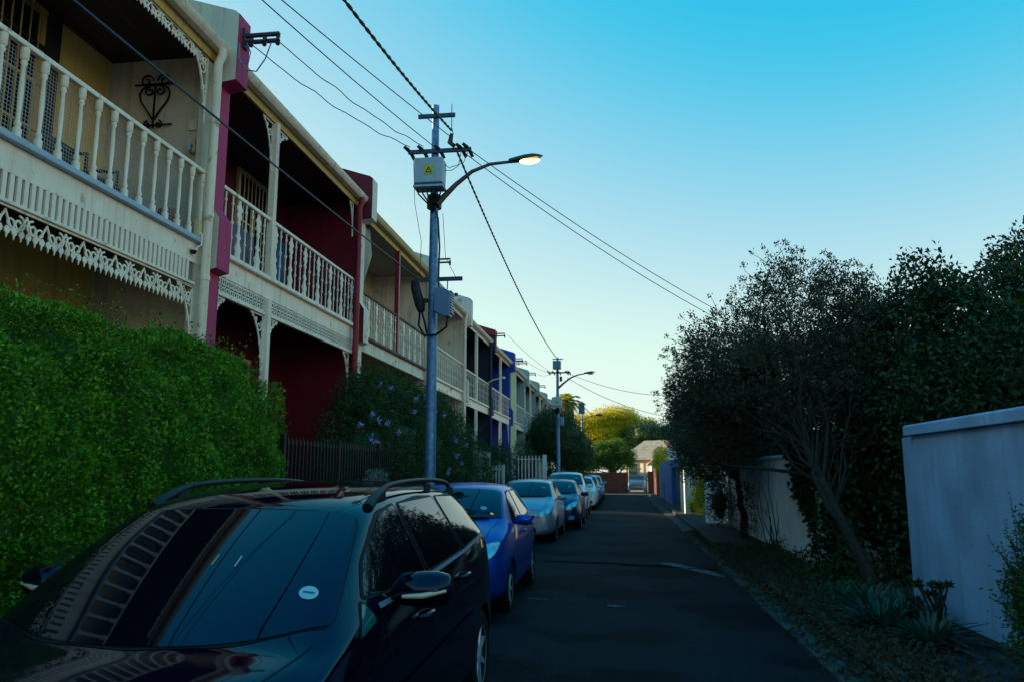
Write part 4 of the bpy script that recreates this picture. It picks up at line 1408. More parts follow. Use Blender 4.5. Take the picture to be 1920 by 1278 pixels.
SPEC = {
    'mpv': dict(L=4.44, fa=.95, ra=3.73, wr=.325, W=.895,
                ws=[(-.735, .79), (-.40, .62), (0, .565), (.40, .62), (.735, .79), (.60, 1.49), (.30, 1.45), (0, 1.44), (-.30, 1.45), (-.60, 1.49)],
                sides=[[(1.10, 1.125), (1.28, 1.27), (1.70, 1.455), (2.02, 1.50), (2.06, 1.125)], [(2.14, 1.13), (2.10, 1.50), (2.95, 1.515), (3.08, 1.165)], [(3.16, 1.17), (3.04, 1.515), (3.62, 1.50), (4.05, 1.30), (3.98, 1.215)]],
                quarter=[(.91, .99), (1.07, 1.115), (1.13, 1.03)],
                seams=[[(1.22, 1.08), (1.26, .9), (1.22, .55), (1.2, .30)], [(2.10, 1.12), (2.12, .9), (2.12, .35)], [(3.12, 1.16), (3.20, .95), (3.1, .72), (2.98, .6)]],
                handles=[(1.88, .93), (2.95, 1.0)], belt=[(1.20, 1.075), (2.1, 1.105), (3.1, 1.145), (3.95, 1.20)], mould=[(1.25, .68), (2.1, .70), (3.3, .72)], mirror=(1.42, 1.10),
                head=[(.44, .70), (.66, .73), (.80, .82), (.79, .90), (.62, .86), (.46, .79)]),
    'hatch': dict(L=3.80, fa=.78, ra=3.25, wr=.30, W=.85,
                  ws=[(-.67, 1.0), (-.36, .88), (0, .85), (.36, .88), (.67, 1.0), (.565, 1.60), (.28, 1.57), (0, 1.56), (-.28, 1.57), (-.565, 1.60)],
                  sides=[[(1.30, 1.01), (1.78, 1.37), (2.05, 1.40), (2.10, 1.035)], [(2.20, 1.04), (2.15, 1.40), (2.75, 1.39), (3.06, 1.20), (3.05, 1.09)]],
                  quarter=None, seams=[[(1.22, 1.0), (1.26, .8), (1.2, .32)], [(2.15, 1.03), (2.15, .35)], [(3.08, 1.05), (3.02, .75), (2.86, .58)]],
                  handles=[(1.95, .88), (2.88, .92)], belt=None, mould=[(1.25, .52), (2.15, .53), (2.9, .55)], mirror=(1.36, 1.03),
                  head=[(.40, .62), (.58, .62), (.72, .74), (.75, .86), (.60, .84), (.44, .74)]),
}
s_ = SPEC['hatch']
SPEC['suv'] = dict(s_, L=s_['L'] * 1.16, fa=s_['fa'] * 1.16, ra=s_['ra'] * 1.16, wr=.35, W=s_['W'] * 1.05,
                   ws=[(x * 1.06, y * 1.16) for x, y in s_['ws']], sides=[[(x * 1.16, y * 1.125) for x, y in q] for q in s_['sides']],
                   seams=[[(x * 1.16, y * 1.12) for x, y in q] for q in s_['seams']], handles=[(x * 1.16, y * 1.12) for x, y in s_['handles']],
                   mould=[(x * 1.16, y * 1.15) for x, y in s_['mould']], mirror=(s_['mirror'][0] * 1.16, s_['mirror'][1] * 1.13),
                   head=[(x * 1.05, y * 1.14) for x, y in s_['head']])

_cage_cache = {}


def car_surface(kind):
    if kind in _cage_cache:
        return _cage_cache[kind]
    rows = []
    for s, zb, wsi, wm, zm, wsh, zsh, we, ze, zc in CAGES[kind]:
        p5 = (wsh - .022, zsh + .02)
        half = [(wsi * .75, zb), (wsi, zb + .07), ((wsi + wm) / 2 + .015, (zb + zm) / 2), (wm, zm), (wm - .006, (zm + zsh) / 2), (wsh, zsh - .05), p5,
                (p5[0] + (we - p5[0]) * .35, p5[1] + (ze - p5[1]) * .36), (p5[0] + (we - p5[0]) * .85, p5[1] + (ze - p5[1]) * .84), (we * .965, ze + (zc - ze) * .22), (we * .62, ze + (zc - ze) * .72)]
        loop = [(0, s, zb)] + [(a, s, z_) for a, z_ in half] + [(0, s, zc)] + [(-a, s, z_) for a, z_ in reversed(half)]
        rows.append(loop)
    n = len(rows[0])
    vs = [p for r_ in rows for p in r_]
    fs = []
    for i in range(len(rows) - 1):
        for k in range(n):
            k2 = (k + 1) % n
            fs.append((i * n + k, i * n + k2, (i + 1) * n + k2, (i + 1) * n + k))
    h = n // 2
    for o, flip in ((0, True), ((len(rows) - 1) * n, False)):
        for k in range(0, h):
            a, b_ = o + k, o + k + 1
            c_, d_ = o + (n - k - 1) % n, o + (n - k) % n
            f = (a, b_, c_, d_)
            f = tuple(dict.fromkeys(f))
            fs.append(f[::-1] if flip else f)
    me = bpy.data.meshes.new('car_cage')
    me.from_pydata(vs, [], fs)
    bm = bmesh.new(); bm.from_mesh(me); bmesh.ops.recalc_face_normals(bm, faces=bm.faces); bm.to_mesh(me); bm.free()
    o = bpy.data.objects.new('car_cage', me)
    COL.objects.link(o)
    sb = o.modifiers.new('s', 'SUBSURF'); sb.levels = 3; sb.render_levels = 3
    dg = bpy.context.evaluated_depsgraph_get()
    ev = o.evaluated_get(dg)
    sm = bpy.data.meshes.new_from_object(ev)
    bm = bmesh.new(); bm.from_mesh(sm)
    bvh = BVHTree.FromBMesh(bm)
    bm.free()
    # wheel arches
    sp_c = SPEC[kind]
    cb = MB()
    for ax in (sp_c['fa'], sp_c['ra']):
        for s in (-1, 1):
            x0, x1 = (sp_c['W'] - .30, sp_c['W'] + .2)
            cb.lathe([(sp_c['wr'] + .055, s * x0), (sp_c['wr'] + .055, s * x1)], (0, ax, sp_c['wr']), 40, 'x')
    cut = cb.build('arch_cutter', None)
    o.modifiers.clear()
    o.data = sm
    bo = o.modifiers.new('b', 'BOOLEAN'); bo.operation = 'DIFFERENCE'; bo.object = cut; bo.solver = 'EXACT'
    dg = bpy.context.evaluated_depsgraph_get()
    body = bpy.data.meshes.new_from_object(o.evaluated_get(dg))
    body.materials.clear()
    bpy.data.objects.remove(o); bpy.data.objects.remove(cut)
    body.shade_smooth(); body.set_sharp_from_angle(angle=R(50))
    _cage_cache[kind] = (body, bvh)
    return _cage_cache[kind]


def caster(bvh):
    def cast(axis, a, b_, off, sgn=1):
        if axis == 'side':
            o, d = Vector((sgn * 4, a, b_)), Vector((-sgn, 0, 0))
        elif axis == 'front':
            o, d = Vector((a, -4, b_)), Vector((0, 1, 0))
        else:
            o, d = Vector((a, b_, 6)), Vector((0, 0, -1))
        h, nr, i, ds = bvh.ray_cast(o, d)
        if h is None:
            return None
        if nr.dot(d) > 0:
            nr = -nr
        return h + nr * off
    return cast


def patch(cast, axis, outline, off, sgn=1, rings=7):
    """sheet that follows the body surface inside a 2-D outline"""
    c = sum((Vector(p) for p in outline), Vector((0, 0))) / len(outline)
    b = MB()
    n = len(outline)
    vs = [cast(axis, c.x, c.y, off, sgn)]
    for r_ in range(1, rings + 1):
        t = r_ / rings
        for p in outline:
            q = c.lerp(Vector(p), t)
            vs.append(cast(axis, q.x, q.y, off, sgn))
    fs = [(0, 1 + i, 1 + (i + 1) % n) for i in range(n)]
    for r_ in range(rings - 1):
        o0, o1 = 1 + r_ * n, 1 + (r_ + 1) * n
        fs += [(o0 + i, o1 + i, o1 + (i + 1) % n, o0 + (i + 1) % n) for i in range(n)]
    fs = [f for f in fs if all(vs[i] is not None for i in f)]
    vs = [v if v is not None else Vector((0, 0, -50)) for v in vs]
    used = sorted({i for f in fs for i in f}); mp = {o_: k for k, o_ in enumerate(used)}
    b.add([vs[i] for i in used], [tuple(mp[i] for i in f) for f in fs])
    return b


def strip(cast, axis, line, w, off, sgn=1, b=None):
    b = b or MB()
    pts = []
    for p, q in zip(line[:-1], line[1:]):
        p, q = Vector(p), Vector(q)
        m_ = max(1, int((q - p).length / .05))
        pts += [p.lerp(q, k / m_) for k in range(m_)]
    pts.append(Vector(line[-1]))
    row = []
    for i, p in enumerate(pts):
        t = (pts[min(i + 1, len(pts) - 1)] - pts[max(i - 1, 0)]).normalized()
        nn = Vector((-t.y, t.x)) * w * .5
        row.append((cast(axis, p.x + nn.x, p.y + nn.y, off, sgn), cast(axis, p.x - nn.x, p.y - nn.y, off, sgn)))
    for (a, c), (d, e) in zip(row[:-1], row[1:]):
        if None not in (a, c, d, e):
            b.add([a, c, e, d], [(0, 1, 2, 3)])
    return b


def grow(poly, d):
    c = sum((Vector(p) for p in poly), Vector((0, 0))) / len(poly)
    return [Vector(p) + (Vector(p) - c).normalized() * d for p in poly]


def wheel_meshes(wr):
    tb = MB().lathe([(wr * .66, -.095), (wr * .93, -.10), (wr, -.075), (wr, .075), (wr * .93, .10), (wr * .68, .095), (wr * .62, .07), (wr * .62, -.07)], (0, 0, 0), 36, 'x', cap=False)
    rb = MB()
    rb.lathe([(wr * .655, .088), (wr * .69, .094), (wr * .69, .075), (wr * .61, .03), (wr * .60, .02), (wr * .64, .05)], (0, 0, 0), 36, 'x', cap=False)
    for k in range(7):
        a = 2 * math.pi * k / 7
        u, v = Vector((0, math.cos(a), math.sin(a))), Vector((0, -math.sin(a), math.cos(a)))
        w0, w1, r0, r1 = .034, .021, wr * .14, wr * .66
        X = Vector((1, 0, 0))
        q = [u * r0 - v * w0 + X * .03, u * r0 + v * w0 + X * .03, u * r1 + v * w1 + X * .045, u * r1 - v * w1 + X * .045,
             u * r0 - v * w0 * .7 + X * .075, u * r0 + v * w0 * .7 + X * .075, u * r1 + v * w1 * .7 + X * .082, u * r1 - v * w1 * .7 + X * .082]
        rb.add(q, [(0, 1, 2, 3), (7, 6, 5, 4), (0, 4, 5, 1), (1, 5, 6, 2), (2, 6, 7, 3), (3, 7, 4, 0)])
    rb.lathe([(wr * .22, .02), (wr * .22, .07), (wr * .16, .085)], (0, 0, 0), 16, 'x')
    db = MB().lathe([(wr * .60, .0), (wr * .60, .015)], (0, 0, 0), 24, 'x')
    return tb.mesh('tyre', TYRE, smooth=40), rb.mesh('rim', ALLOY, smooth=40), db.mesh('brake_disc', BLKPLAS, smooth=40)


WHEELS = {}


def car(label, xc, yf, kind, pm, group='cars parked along the left kerb', sc=(1, 1, 1), detail=2, face=None, zroad=.02, rot=0.):
    sp_c = SPEC[kind]
    body, bvh = car_surface(kind)
    cast = caster(bvh)
    root = thing('parked_car', label, 'car', (xc, yf, zroad), group)
    root.rotation_euler.z = rot
    root.scale = sc
    BASE[root.name] = (0, 0, 0)

    def put(b, name, m, par=None, smooth=60, **k):
        o = b.build(name, m, par or root, smooth=smooth, **k)
        return o
    me = body.copy()
    me.materials.append(pm)
    bo = bpy.data.objects.new('body', me); COL.objects.link(bo); bo.parent = root; BASE[bo.name] = (0, 0, 0)
    wso = rpoly(sp_c['ws'], .07)
    put(patch(cast, 'top', grow(wso, .022), .0025), 'windscreen_seal', RUBBER)
    q_ = sp_c['ws']
    bx_, by_ = [p[0] for p in q_[:5]], [p[1] for p in q_[:5]]
    tx_, ty_ = [p[0] for p in q_[9:4:-1]], [p[1] for p in q_[9:4:-1]]
    NU, NV = 26, 14
    gv, gf = [], []
    for i in range(NU + 1):
        u = i / NU * 4
        k = min(3, int(u)); f_ = u - k
        sm_ = f_
        bq = (bx_[k] + (bx_[k + 1] - bx_[k]) * f_, None)
        # smooth curves through the edge points
        bs_ = float(np.polyval(np.polyfit(bx_, by_, 4), bq[0]))
        tq = tx_[0] + (tx_[-1] - tx_[0]) * i / NU
        ts_ = float(np.polyval(np.polyfit(tx_, ty_, 4), tq))
        zb_ = cast('top', bq[0], bs_, 0).z + .008
        zt_ = cast('top', tq, ts_, 0).z + .008
        for j in range(NV + 1):
            v_ = j / NV
            x_, y__ = bq[0] + (tq - bq[0]) * v_, bs_ + (ts_ - bs_) * v_
            hz_ = cast('top', x_, y__, 0)
            gv.append((x_, y__, max(zb_ + (zt_ - zb_) * v_ + .018 * 4 * v_ * (1 - v_), (hz_.z if hz_ else 0) + .005)))
    for i in range(NU):
        for j in range(NV):
            a = i * (NV + 1) + j
            gf.append((a, a + NV + 1, a + NV + 2, a + 1))
    ws = put(MB().add(gv, gf), 'windscreen', GLASS_C, smooth=80)
    castw = caster(BVHTree.FromPolygons(gv, gf))
    for s in (1, -1):
        for k, q in enumerate(sp_c['sides']):
            ro = rpoly(q, .05)
            sw = put(patch(cast, 'side', ro, .006, s), 'side_window', GLASS_C)
            put(patch(cast, 'side', grow(ro, .026), .003, s), 'window_seal', RUBBER, sw)
        if sp_c['quarter']:
            ro = rpoly(sp_c['quarter'], .03)
            sw = put(patch(cast, 'side', ro, .007, s), 'quarter_window', GLASS_G if s > 0 else GLASS_C)
            put(patch(cast, 'side', grow(ro, .016), .003, s), 'window_seal', RUBBER, sw)
        sb = MB()
        for q in sp_c['seams']:
            strip(cast, 'side', q, .007, .0015, s, sb)
        put(sb, 'door_gaps', RUBBER)
        if sp_c['belt']:
            put(strip(cast, 'side', sp_c['belt'], .022, .011, s), 'belt_trim', mat('bright_trim', (.30, .38, .48), .25, metal=.4))
        put(strip(cast, 'side', sp_c['mould'], .035, .010, s), 'side_moulding', pm)
        for hs, hz in sp_c['handles']:
            h = cast('side', hs, hz, 0, s)
            if h:
                put(MB().tube([(h.x, hs - .11, hz), (h.x + s * .035, hs - .08, hz + .004), (h.x + s * .04, hs, hz + .006), (h.x + s * .035, hs + .08, hz + .006), (h.x, hs + .11, hz + .002)], [.012, .016, .017, .016, .012], 8), 'door_handle', pm)
        # mirror
        ms, mz = sp_c['mirror']
        h = cast('side', ms, mz - .06, 0, s)
        mb = MB()
        secs = [(0, .035, .03), (.05, .055, .075), (.14, .085, .085), (.22, .085, .085), (.275, .06, .07), (.295, .02, .03)]
        vs, fs = [], []
        nn = 14
        for d, ry, rz in secs:
            for q in range(nn):
                an = 2 * math.pi * q / nn
                yy_ = math.cos(an) * ry
                if yy_ > 0:
                    yy_ *= .45
                vs.append((h.x - s * .01 + s * d, ms - .03 + yy_ + .05 * d, mz + .03 + math.sin(an) * rz - (.02 if d == 0 else 0)))
        for i in range(len(secs) - 1):
            for q in range(nn):
                fs.append((i * nn + q, i * nn + (q + 1) % nn, (i + 1) * nn + (q + 1) % nn, (i + 1) * nn + q))
        fs += [tuple(range(nn)), tuple(range((len(secs) - 1) * nn, len(secs) * nn))]
        if kind != 'mpv':
            vs = [(h.x + (v[0] - h.x) * .8, ms + (v[1] - ms) * .8, mz + (v[2] - mz) * .8) for v in vs]
        mo = put(mb.add(vs, fs), 'wing_mirror', pm)
        if kind == 'mpv':
            put(MB().tube([(h.x + s * .06, ms - .105, mz + .005), (h.x + s * .16, ms - .118, mz + .012), (h.x + s * .26, ms - .07, mz + .03)], [.010, .014, .010], 8), 'indicator', mat('mirror_indicator', (.55, .42, .30), .15, spec=.8, coat=1.), mo)
        # lights
        hp = [(s * a, z_) for a, z_ in sp_c['head']]
        ho = rpoly(hp, .04)
        hl = put(patch(cast, 'front', ho, .007, rings=5), 'headlight', LENS)
        put(patch(cast, 'front', grow(ho, .010), .003, rings=5), 'headlight_surround', BLKPLAS, hl)
        if detail > 1:
            hc_ = sum((Vector(p) for p in hp), Vector((0, 0))) / len(hp)
            for dx, rr in ((-.06, .045), (.06, .05)):
                put(patch(cast, 'front', [Vector((hc_.x + s * dx + rr * math.cos(t), hc_.y + dx * .35 + rr * math.sin(t))) for t in np.linspace(0, 2 * math.pi, 16, endpoint=False)], .010, rings=3), 'reflector', REFLECTOR, hl)
        W_ = sp_c['W']
        fz = sp_c['head'][0][1] - .30
        put(patch(cast, 'front', rpoly([(s * .48, fz), (s * .66, fz + .02), (s * .66, fz + .12), (s * .50, fz + .12)], .04), .006, rings=4), 'fog_lamp', LENS if detail > 1 else BLKPLAS)
        # wheels
        if sp_c['wr'] not in WHEELS:
            WHEELS[sp_c['wr']] = wheel_meshes(sp_c['wr'])
        tm, rm, dm = WHEELS[sp_c['wr']]
        for ax in (sp_c['fa'], sp_c['ra']):
            w = bpy.data.objects.new('wheel', tm); COL.objects.link(w); w.parent = root
            w.location = (s * (W_ - .125), ax, sp_c['wr'])
            w.rotation_euler = (random.uniform(0, 6), 0, 0 if s > 0 else math.pi)
            for nm, mm in (('rim', rm), ('brake_disc', dm)):
                q = bpy.data.objects.new(nm, mm); COL.objects.link(q); q.parent = w
    # front
    z0 = sp_c['head'][0][1]
    put(patch(cast, 'front', rpoly([(-.30, z0 - .06), (.30, z0 - .06), (.36, z0 + .045), (-.36, z0 + .045)], .04), .005, rings=5), 'grille', BLKPLAS)
    put(patch(cast, 'front', rpoly([(-.40, z0 - .36), (.40, z0 - .36), (.36, z0 - .22), (-.36, z0 - .22)], .05), .005, rings=5), 'lower_intake', BLKPLAS)
    bl = strip(cast, 'front', [(-.28, z0), (.28, z0)], .014, .012)
    put(bl, 'grille_bar', CHROME)
    f = cast('front', 0, z0 - .15, .012)
    npl = put(MB().box(-.22, .22, f.y - .012, f.y, z0 - .205, z0 - .10), 'number_plate', PLATE, smooth=None)
    ib = MB()
    for k in range(7):
        if k != 3:
            ib.box(-.19 + k * .055, -.155 + k * .055, f.y - .015, f.y - .0135, z0 - .185, z0 - .12)
    put(ib, 'plate_characters', PLATE_INK, npl, smooth=None)
    em = cast('front', 0, z0 + .085, .004)
    if em and detail > 1:
        put(MB().lathe([(.045, -.008), (.045, .0)], (0, em.y, z0 + .085), 18, 'y'), 'badge', CHROME)
    # bonnet gaps and wipers
    c0 = sp_c['ws'][0]
    gb = MB()
    for s in (1, -1):
        strip(cast, 'top', [(s * (abs(c0[0]) - .02), c0[1] - .12), (s * (abs(c0[0]) - .08), c0[1] - .35), (s * .58, c0[1] * .30), (s * .50, .09)], .008, .0015, 1, gb)
    strip(cast, 'top', [(-.50, .09), (0, .055), (.50, .09)], .008, .0015, 1, gb)
    put(gb, 'bonnet_gaps', RUBBER)
    if detail > 1 and kind != 'mpv':
        cb = c0[1]
        for x0, x1 in ((-.55, .02), (-.02, .52)):
            l_ = [cast('top', x0 + (x1 - x0) * t, cb - .16 + .10 * abs(x0 + (x1 - x0) * t) + .03 * t, .018) for t in np.linspace(0, 1, 7)]
            put(MB().tube([q for q in l_ if q], .009, 6), 'wiper', BLKPLAS)
    # licence disc inside the lower corner of the windscreen (nearest to the kerb-side camera)
    if face is not None:
        dx, dy = face
        dsc = put(patch(castw, 'top', [Vector((dx + .042 * math.cos(t), dy + .036 * math.sin(t))) for t in np.linspace(0, 2 * math.pi, 20, endpoint=False)], .003, rings=2), 'licence_disc', DISC, ws)
        put(patch(castw, 'top', [Vector((dx - .024, dy - .007)), Vector((dx + .024, dy - .003)), Vector((dx + .024, dy + .007)), Vector((dx - .024, dy + .003))], .005, rings=1), 'disc_print', DISC_INK, ws)
    return root, cast, put, castw


PAINT_BLACK = mat('black_violet_metallic', (.003, .0025, .009), .045, spec=.42, stint=(.42, .6, 1.0))
PAINT_BLUE = carpaint('bright_blue_metallic', (.002, .06, .38), .5, .3)
PAINT_SILVER = carpaint('silver_metallic', (.40, .41, .48), .55, .35)
PAINT_DKBLUE = carpaint('dark_blue_metallic', (.012, .035, .12), .5, .3)
PAINT_WHITE = carpaint('white_car_paint', (.60, .64, .66), 0., .35)
PAINT_GREY = carpaint('grey_metallic', (.20, .26, .34), .5, .35)
PAINT_LBLUE = carpaint('light_blue_metallic', (.22, .36, .55), .4, .35)

SUVX = -1.93
root, cast, put, castw = car('black people carrier with roof rails filling the lower left foreground', SUVX, 2.47, 'mpv', PAINT_BLACK, face=(.60, .905))
for s in (1, -1):
    ys_ = np.linspace(1.66, 4.0, 26)
    dense = []
    for y_ in ys_:
        t_ = (y_ - 1.66) / 2.34
        hh = .068 * min(1, (t_ / .16)) ** .7 * min(1, ((1 - t_) / .12)) ** .7
        x = s * (.605 - .035 * t_)
        q = cast('top', x, float(y_), 0)
        dense.append(Vector((x, float(y_), q.z + hh)))
    rr = put(MB().tube(dense, [.03, .028, .025, .021] + [.017] * (len(dense) - 6) + [.019, .022], 10), 'roof_rail', BLKPLAS)
    for y_ in (1.93, 3.0, 3.76):
        q = cast('top', s * .597, y_, 0)
        put(MB().box(s * .597 - .014, s * .597 + .014, y_ - .05, y_ + .05, q.z - .01, q.z + .06), 'rail_foot', BLKPLAS, rr, smooth=None, bevel=.008)
# amber and white edge of the licence stickers behind the glass
for dx, m_ in ((.10, mat('sticker_edge_yellow', (.5, .42, .15), .6)), (.21, PLATE)):
    put(patch(castw, 'top', [Vector((dx, 1.00)), Vector((dx + .006, 1.00)), Vector((dx + .004, 1.07)), Vector((dx - .002, 1.07))], .003, rings=1), 'sticker_edge', m_)

car('bright blue hatchback parked behind the black people carrier', -2.18, 9.2, 'hatch', PAINT_BLUE, face=(.42, 1.10), sc=(1, 1, 1.02))
car('silver hatchback with small dark grille parked behind the blue one', -2.42, 19.35, 'hatch', PAINT_SILVER, face=(.45, 1.30), sc=(1.0, 1, 1.0))
car('dark blue hatchback with pale headlights parked behind the silver one', -2.05, 23.75, 'hatch', PAINT_DKBLUE, face=(.45, 1.25), sc=(1.02, 1, .98))
car('white sport utility car with tall roof behind the dark blue hatchback', -2.15, 29.4, 'suv', PAINT_WHITE, detail=1, face=(.45, 1.5))
car('white hatchback in the far row of parked cars', -1.95, 36.2, 'hatch', PAINT_WHITE, detail=1)
car('grey hatchback farther along the parked row', -1.9, 41.0, 'hatch', PAINT_GREY, detail=1, sc=(1, 1, 1.03))
car('farthest light blue car at the end of the parked row', -1.9, 48.5, 'suv', PAINT_LBLUE, detail=1, sc=(.95, .9, .9))
car('pale car standing behind the mesh gate at the end of the street', 1.35, 70.0, 'hatch', PAINT_LBLUE, detail=1, group='cars beyond the gate')

# ------------------------------------------------------------------ left fences and gates
def picket_fence(name, label, y0, y1, x, z0, zt, step, m, rails, w=.012, spear=True, post_step=2.4, cat='fence', post_r=.03, topz=None):
    root = thing(name, label, cat, (x, (y0 + y1) / 2, z0))
    h = zt - z0
    pk = MB().box(-w, w, -w, w, 0, h - (.10 if spear else 0))
    if spear:
        pk.add([(-w * 1.6, -w * 1.6, h - .10), (w * 1.6, -w * 1.6, h - .10), (w * 1.6, w * 1.6, h - .10), (-w * 1.6, w * 1.6, h - .10), (0, 0, h)], [(0, 1, 4), (1, 2, 4), (2, 3, 4), (3, 0, 4), (3, 2, 1, 0)])
    pm_ = pk.mesh('picket', m)
    y = y0 + .03
    while y < y1:
        inst('picket', pm_, root, (x, y, z0))
        y += step
    for r_ in rails:
        MB().box(x - .016, x - .0125, y0, y1, z0 + h * r_ - .02, z0 + h * r_ + .02).build('rail', m, root)
    y = y0
    while y <= y1 + .01:
        MB().box(x - post_r, x + post_r, y - post_r, y + post_r, z0 - .1, (topz or zt) + .02).build('post', m, root)
        y += post_step
    return root


picket_fence('iron_fence', 'black spear-topped iron fence in front of the maroon house', 9.6, 15.6, -4.2, .12, 2.16, .125, IRON_BLK, (.08, .82), post_step=2.0)
WF = paint('white_fence_paint', (.50, .52, .54), .5, .25)


def cross_fence(name, label, cat, y, x0, x1, zt, n, m, w, post):
    """panel standing across the front gardens, facing down the street"""
    root = thing(name, label, cat, ((x0 + x1) / 2, y, .12))
    pk = MB().box(-w, w, -w * .5, w * .5, 0, zt - .12).mesh('picket', m)
    for i in range(n):
        inst('picket', pk, root, (x0 + (x1 - x0) * (i + .5) / n, y, .12))
    for f in (.08, .93):
        z = .12 + (zt - .12) * f
        MB().box(x0, x1, y + .012 + w * .5, y + .04 + w * .5, z - .025, z + .025).build('rail', m, root)
    for x in (x0, x1):
        MB().box(x - post, x + post, y - post, y + post, 0, zt + .04).build('post', m, root, bevel=.01)


cross_fence('palisade_gate', 'low white palisade gate in front of the navy house', 'gate', 29.0, -5.02, -4.22, 1.95, 7, WF, .022, .03)
cross_fence('palisade_fence', 'taller white palisade fence with thick end post', 'fence', 39.3, -5.25, -3.70, 2.52, 9, WF, .026, .09)
sg = thing('slat_gate', 'weathered grey vertical board gate beside the flowering bush', 'gate', (-4.15, 24, .12))
GREYWOOD = mat('grey_boards', (.20, .21, .22), .8, var=.3, vscale=6, streak=.3)
y = 22.4
while y < 25.3:
    MB().box(-4.17, -4.13, y, y + .135, .15, 2.35).build('board', GREYWOOD, sg)
    y += .145

# ------------------------------------------------------------------ right side walls
WALLBLUE = mat('blue_grey_render', (.29, .46, .72), .75, spec=.25, var=.14, vscale=1.6, bump=.8, bscale=30, streak=.12, wear=((.20, .33, .55), .50, .75, .9))
w1 = thing('garden_wall', 'near blue-grey rendered garden wall with coping on the right', 'wall', (3.6, 5, 0))
MB().prism([(3.50, -12), (3.50, 10.25), (3.53, 10.36), (3.60, 10.93), (3.9, 10.95), (3.9, -12)], 'z', -.1, 2.14).build('render', WALLBLUE, w1)
y = -12.0
while y < 10.4:
    e = min(y + 2.24, 10.62)
    MB().prism([(3.44, 2.142), (3.95, 2.142), (3.95, 2.22), (3.90, 2.25), (3.46, 2.27), (3.44, 2.25)], 'y', y, e - .004).build('coping', WALLBLUE, w1, bevel=.008)
    y += 2.24
WALLW = mat('pale_render', (.82, .88, .95), .75, spec=.25, var=.12, vscale=2, bump=.5, bscale=25, wear=((.2, .22, .26), .58, .78, 1.6))
w2 = thing('garden_wall', 'pale garden wall half hidden by creeper beyond the leaning trunk', 'wall', (3.3, 17, 0))
MB().box(3.28, 3.55, 14.2, 25.2, -.1, 1.98).build('render', WALLW, w2)
MB().box(3.24, 3.59, 14.17, 25.2, 1.985, 2.06).build('coping', WALLW, w2, bevel=.01)
gp = thing('gate_pillar', 'square white gate pillar with pyramid cap on the right', 'pillar', (3.05, 27.1, .1))
MB().box(2.72, 3.36, 26.8, 27.4, 0, 1.26).build('shaft', WALLW, gp, bevel=.01)
MB().box(2.68, 3.40, 26.76, 27.44, 1.262, 1.34).build('cap_slab', WALLW, gp, bevel=.01)
MB().add([(2.70, 26.78, 1.342), (3.38, 26.78, 1.342), (3.38, 27.42, 1.342), (2.70, 27.42, 1.342), (3.04, 27.1, 1.47)], [(0, 1, 4), (1, 2, 4), (2, 3, 4), (3, 0, 4), (3, 2, 1, 0)]).build('cap', WALLW, gp)

WHITEW = paint('white_plaster', (.66, .66, .64), .7, .2)
w3 = thing('garden_wall', 'white wall with sunlit end pillar beyond the gate pillar', 'wall', (2.6, 34, .1))
MB().box(2.48, 2.86, 32.4, 33.2, 0, 1.92).build('end_pillar', WHITEW, w3, bevel=.01)
MB().box(2.44, 2.90, 32.36, 33.24, 1.922, 2.0).build('pillar_cap', WHITEW, w3, bevel=.01)
MB().box(2.58, 2.8, 33.2, 36.6, 0, 1.75).build('render', WHITEW, w3)
bh = thing('blue_cottage', 'low blue cottage front with dark gateway on the right far side', 'house', (3.6, 45, 0))
COTB = paint('cottage_blue', (.03, .14, .42), .7, .2)
MB().box(2.55, 2.85, 42.2, 53.5, 0, 2.35).build('street_wall', COTB, bh)
MB().box(2.55, 2.85, 36.62, 42.2, 1.95, 2.25).build('gate_lintel', COTB, bh)
MB().box(2.72, 2.80, 36.65, 42.18, 0, 1.94).build('gate', NAVY, bh)
MB().box(2.50, 2.9, 53.5, 54.2, 0, 2.1).build('end_pillar', PALEBLUE, bh)
MB().box(2.53, 2.56, 49.3, 50.3, .1, 1.1).build('vent_door', NAVY, bh)
th_ = thing('tiled_house', 'small white house with sunlit terracotta roof slope at the right of the street end', 'house', (4, 72, 0))
MB().box(2.55, 6.0, 69.0, 77.5, 0, 2.5).build('wall', WHITEW, th_)
TILE = mat('terracotta_roof', (.46, .15, .06), .8, var=.25, vscale=3, streak=.2)
for i in range(12):
    x0 = 2.25 + i * .22
    z0 = 2.40 + i * .20
    MB().add([(x0, 68.6, z0), (x0 + .24, 68.6, z0 + .21), (x0 + .24, 77.9, z0 + .21), (x0, 77.9, z0), (x0, 68.6, z0 - .05), (x0 + .24, 68.6, z0 + .16), (x0 + .24, 77.9, z0 + .16), (x0, 77.9, z0 - .05)],
             [(0, 1, 2, 3), (7, 6, 5, 4), (0, 4, 5, 1), (1, 5, 6, 2), (2, 6, 7, 3), (3, 7, 4, 0)]).build('tile_course', TILE, th_)
MB().add([(2.3, 68.62, 2.38), (6.0, 68.62, 2.38), (4.95, 68.62, 4.72)], [(0, 1, 2)]).build('gable', WHITEW, th_)
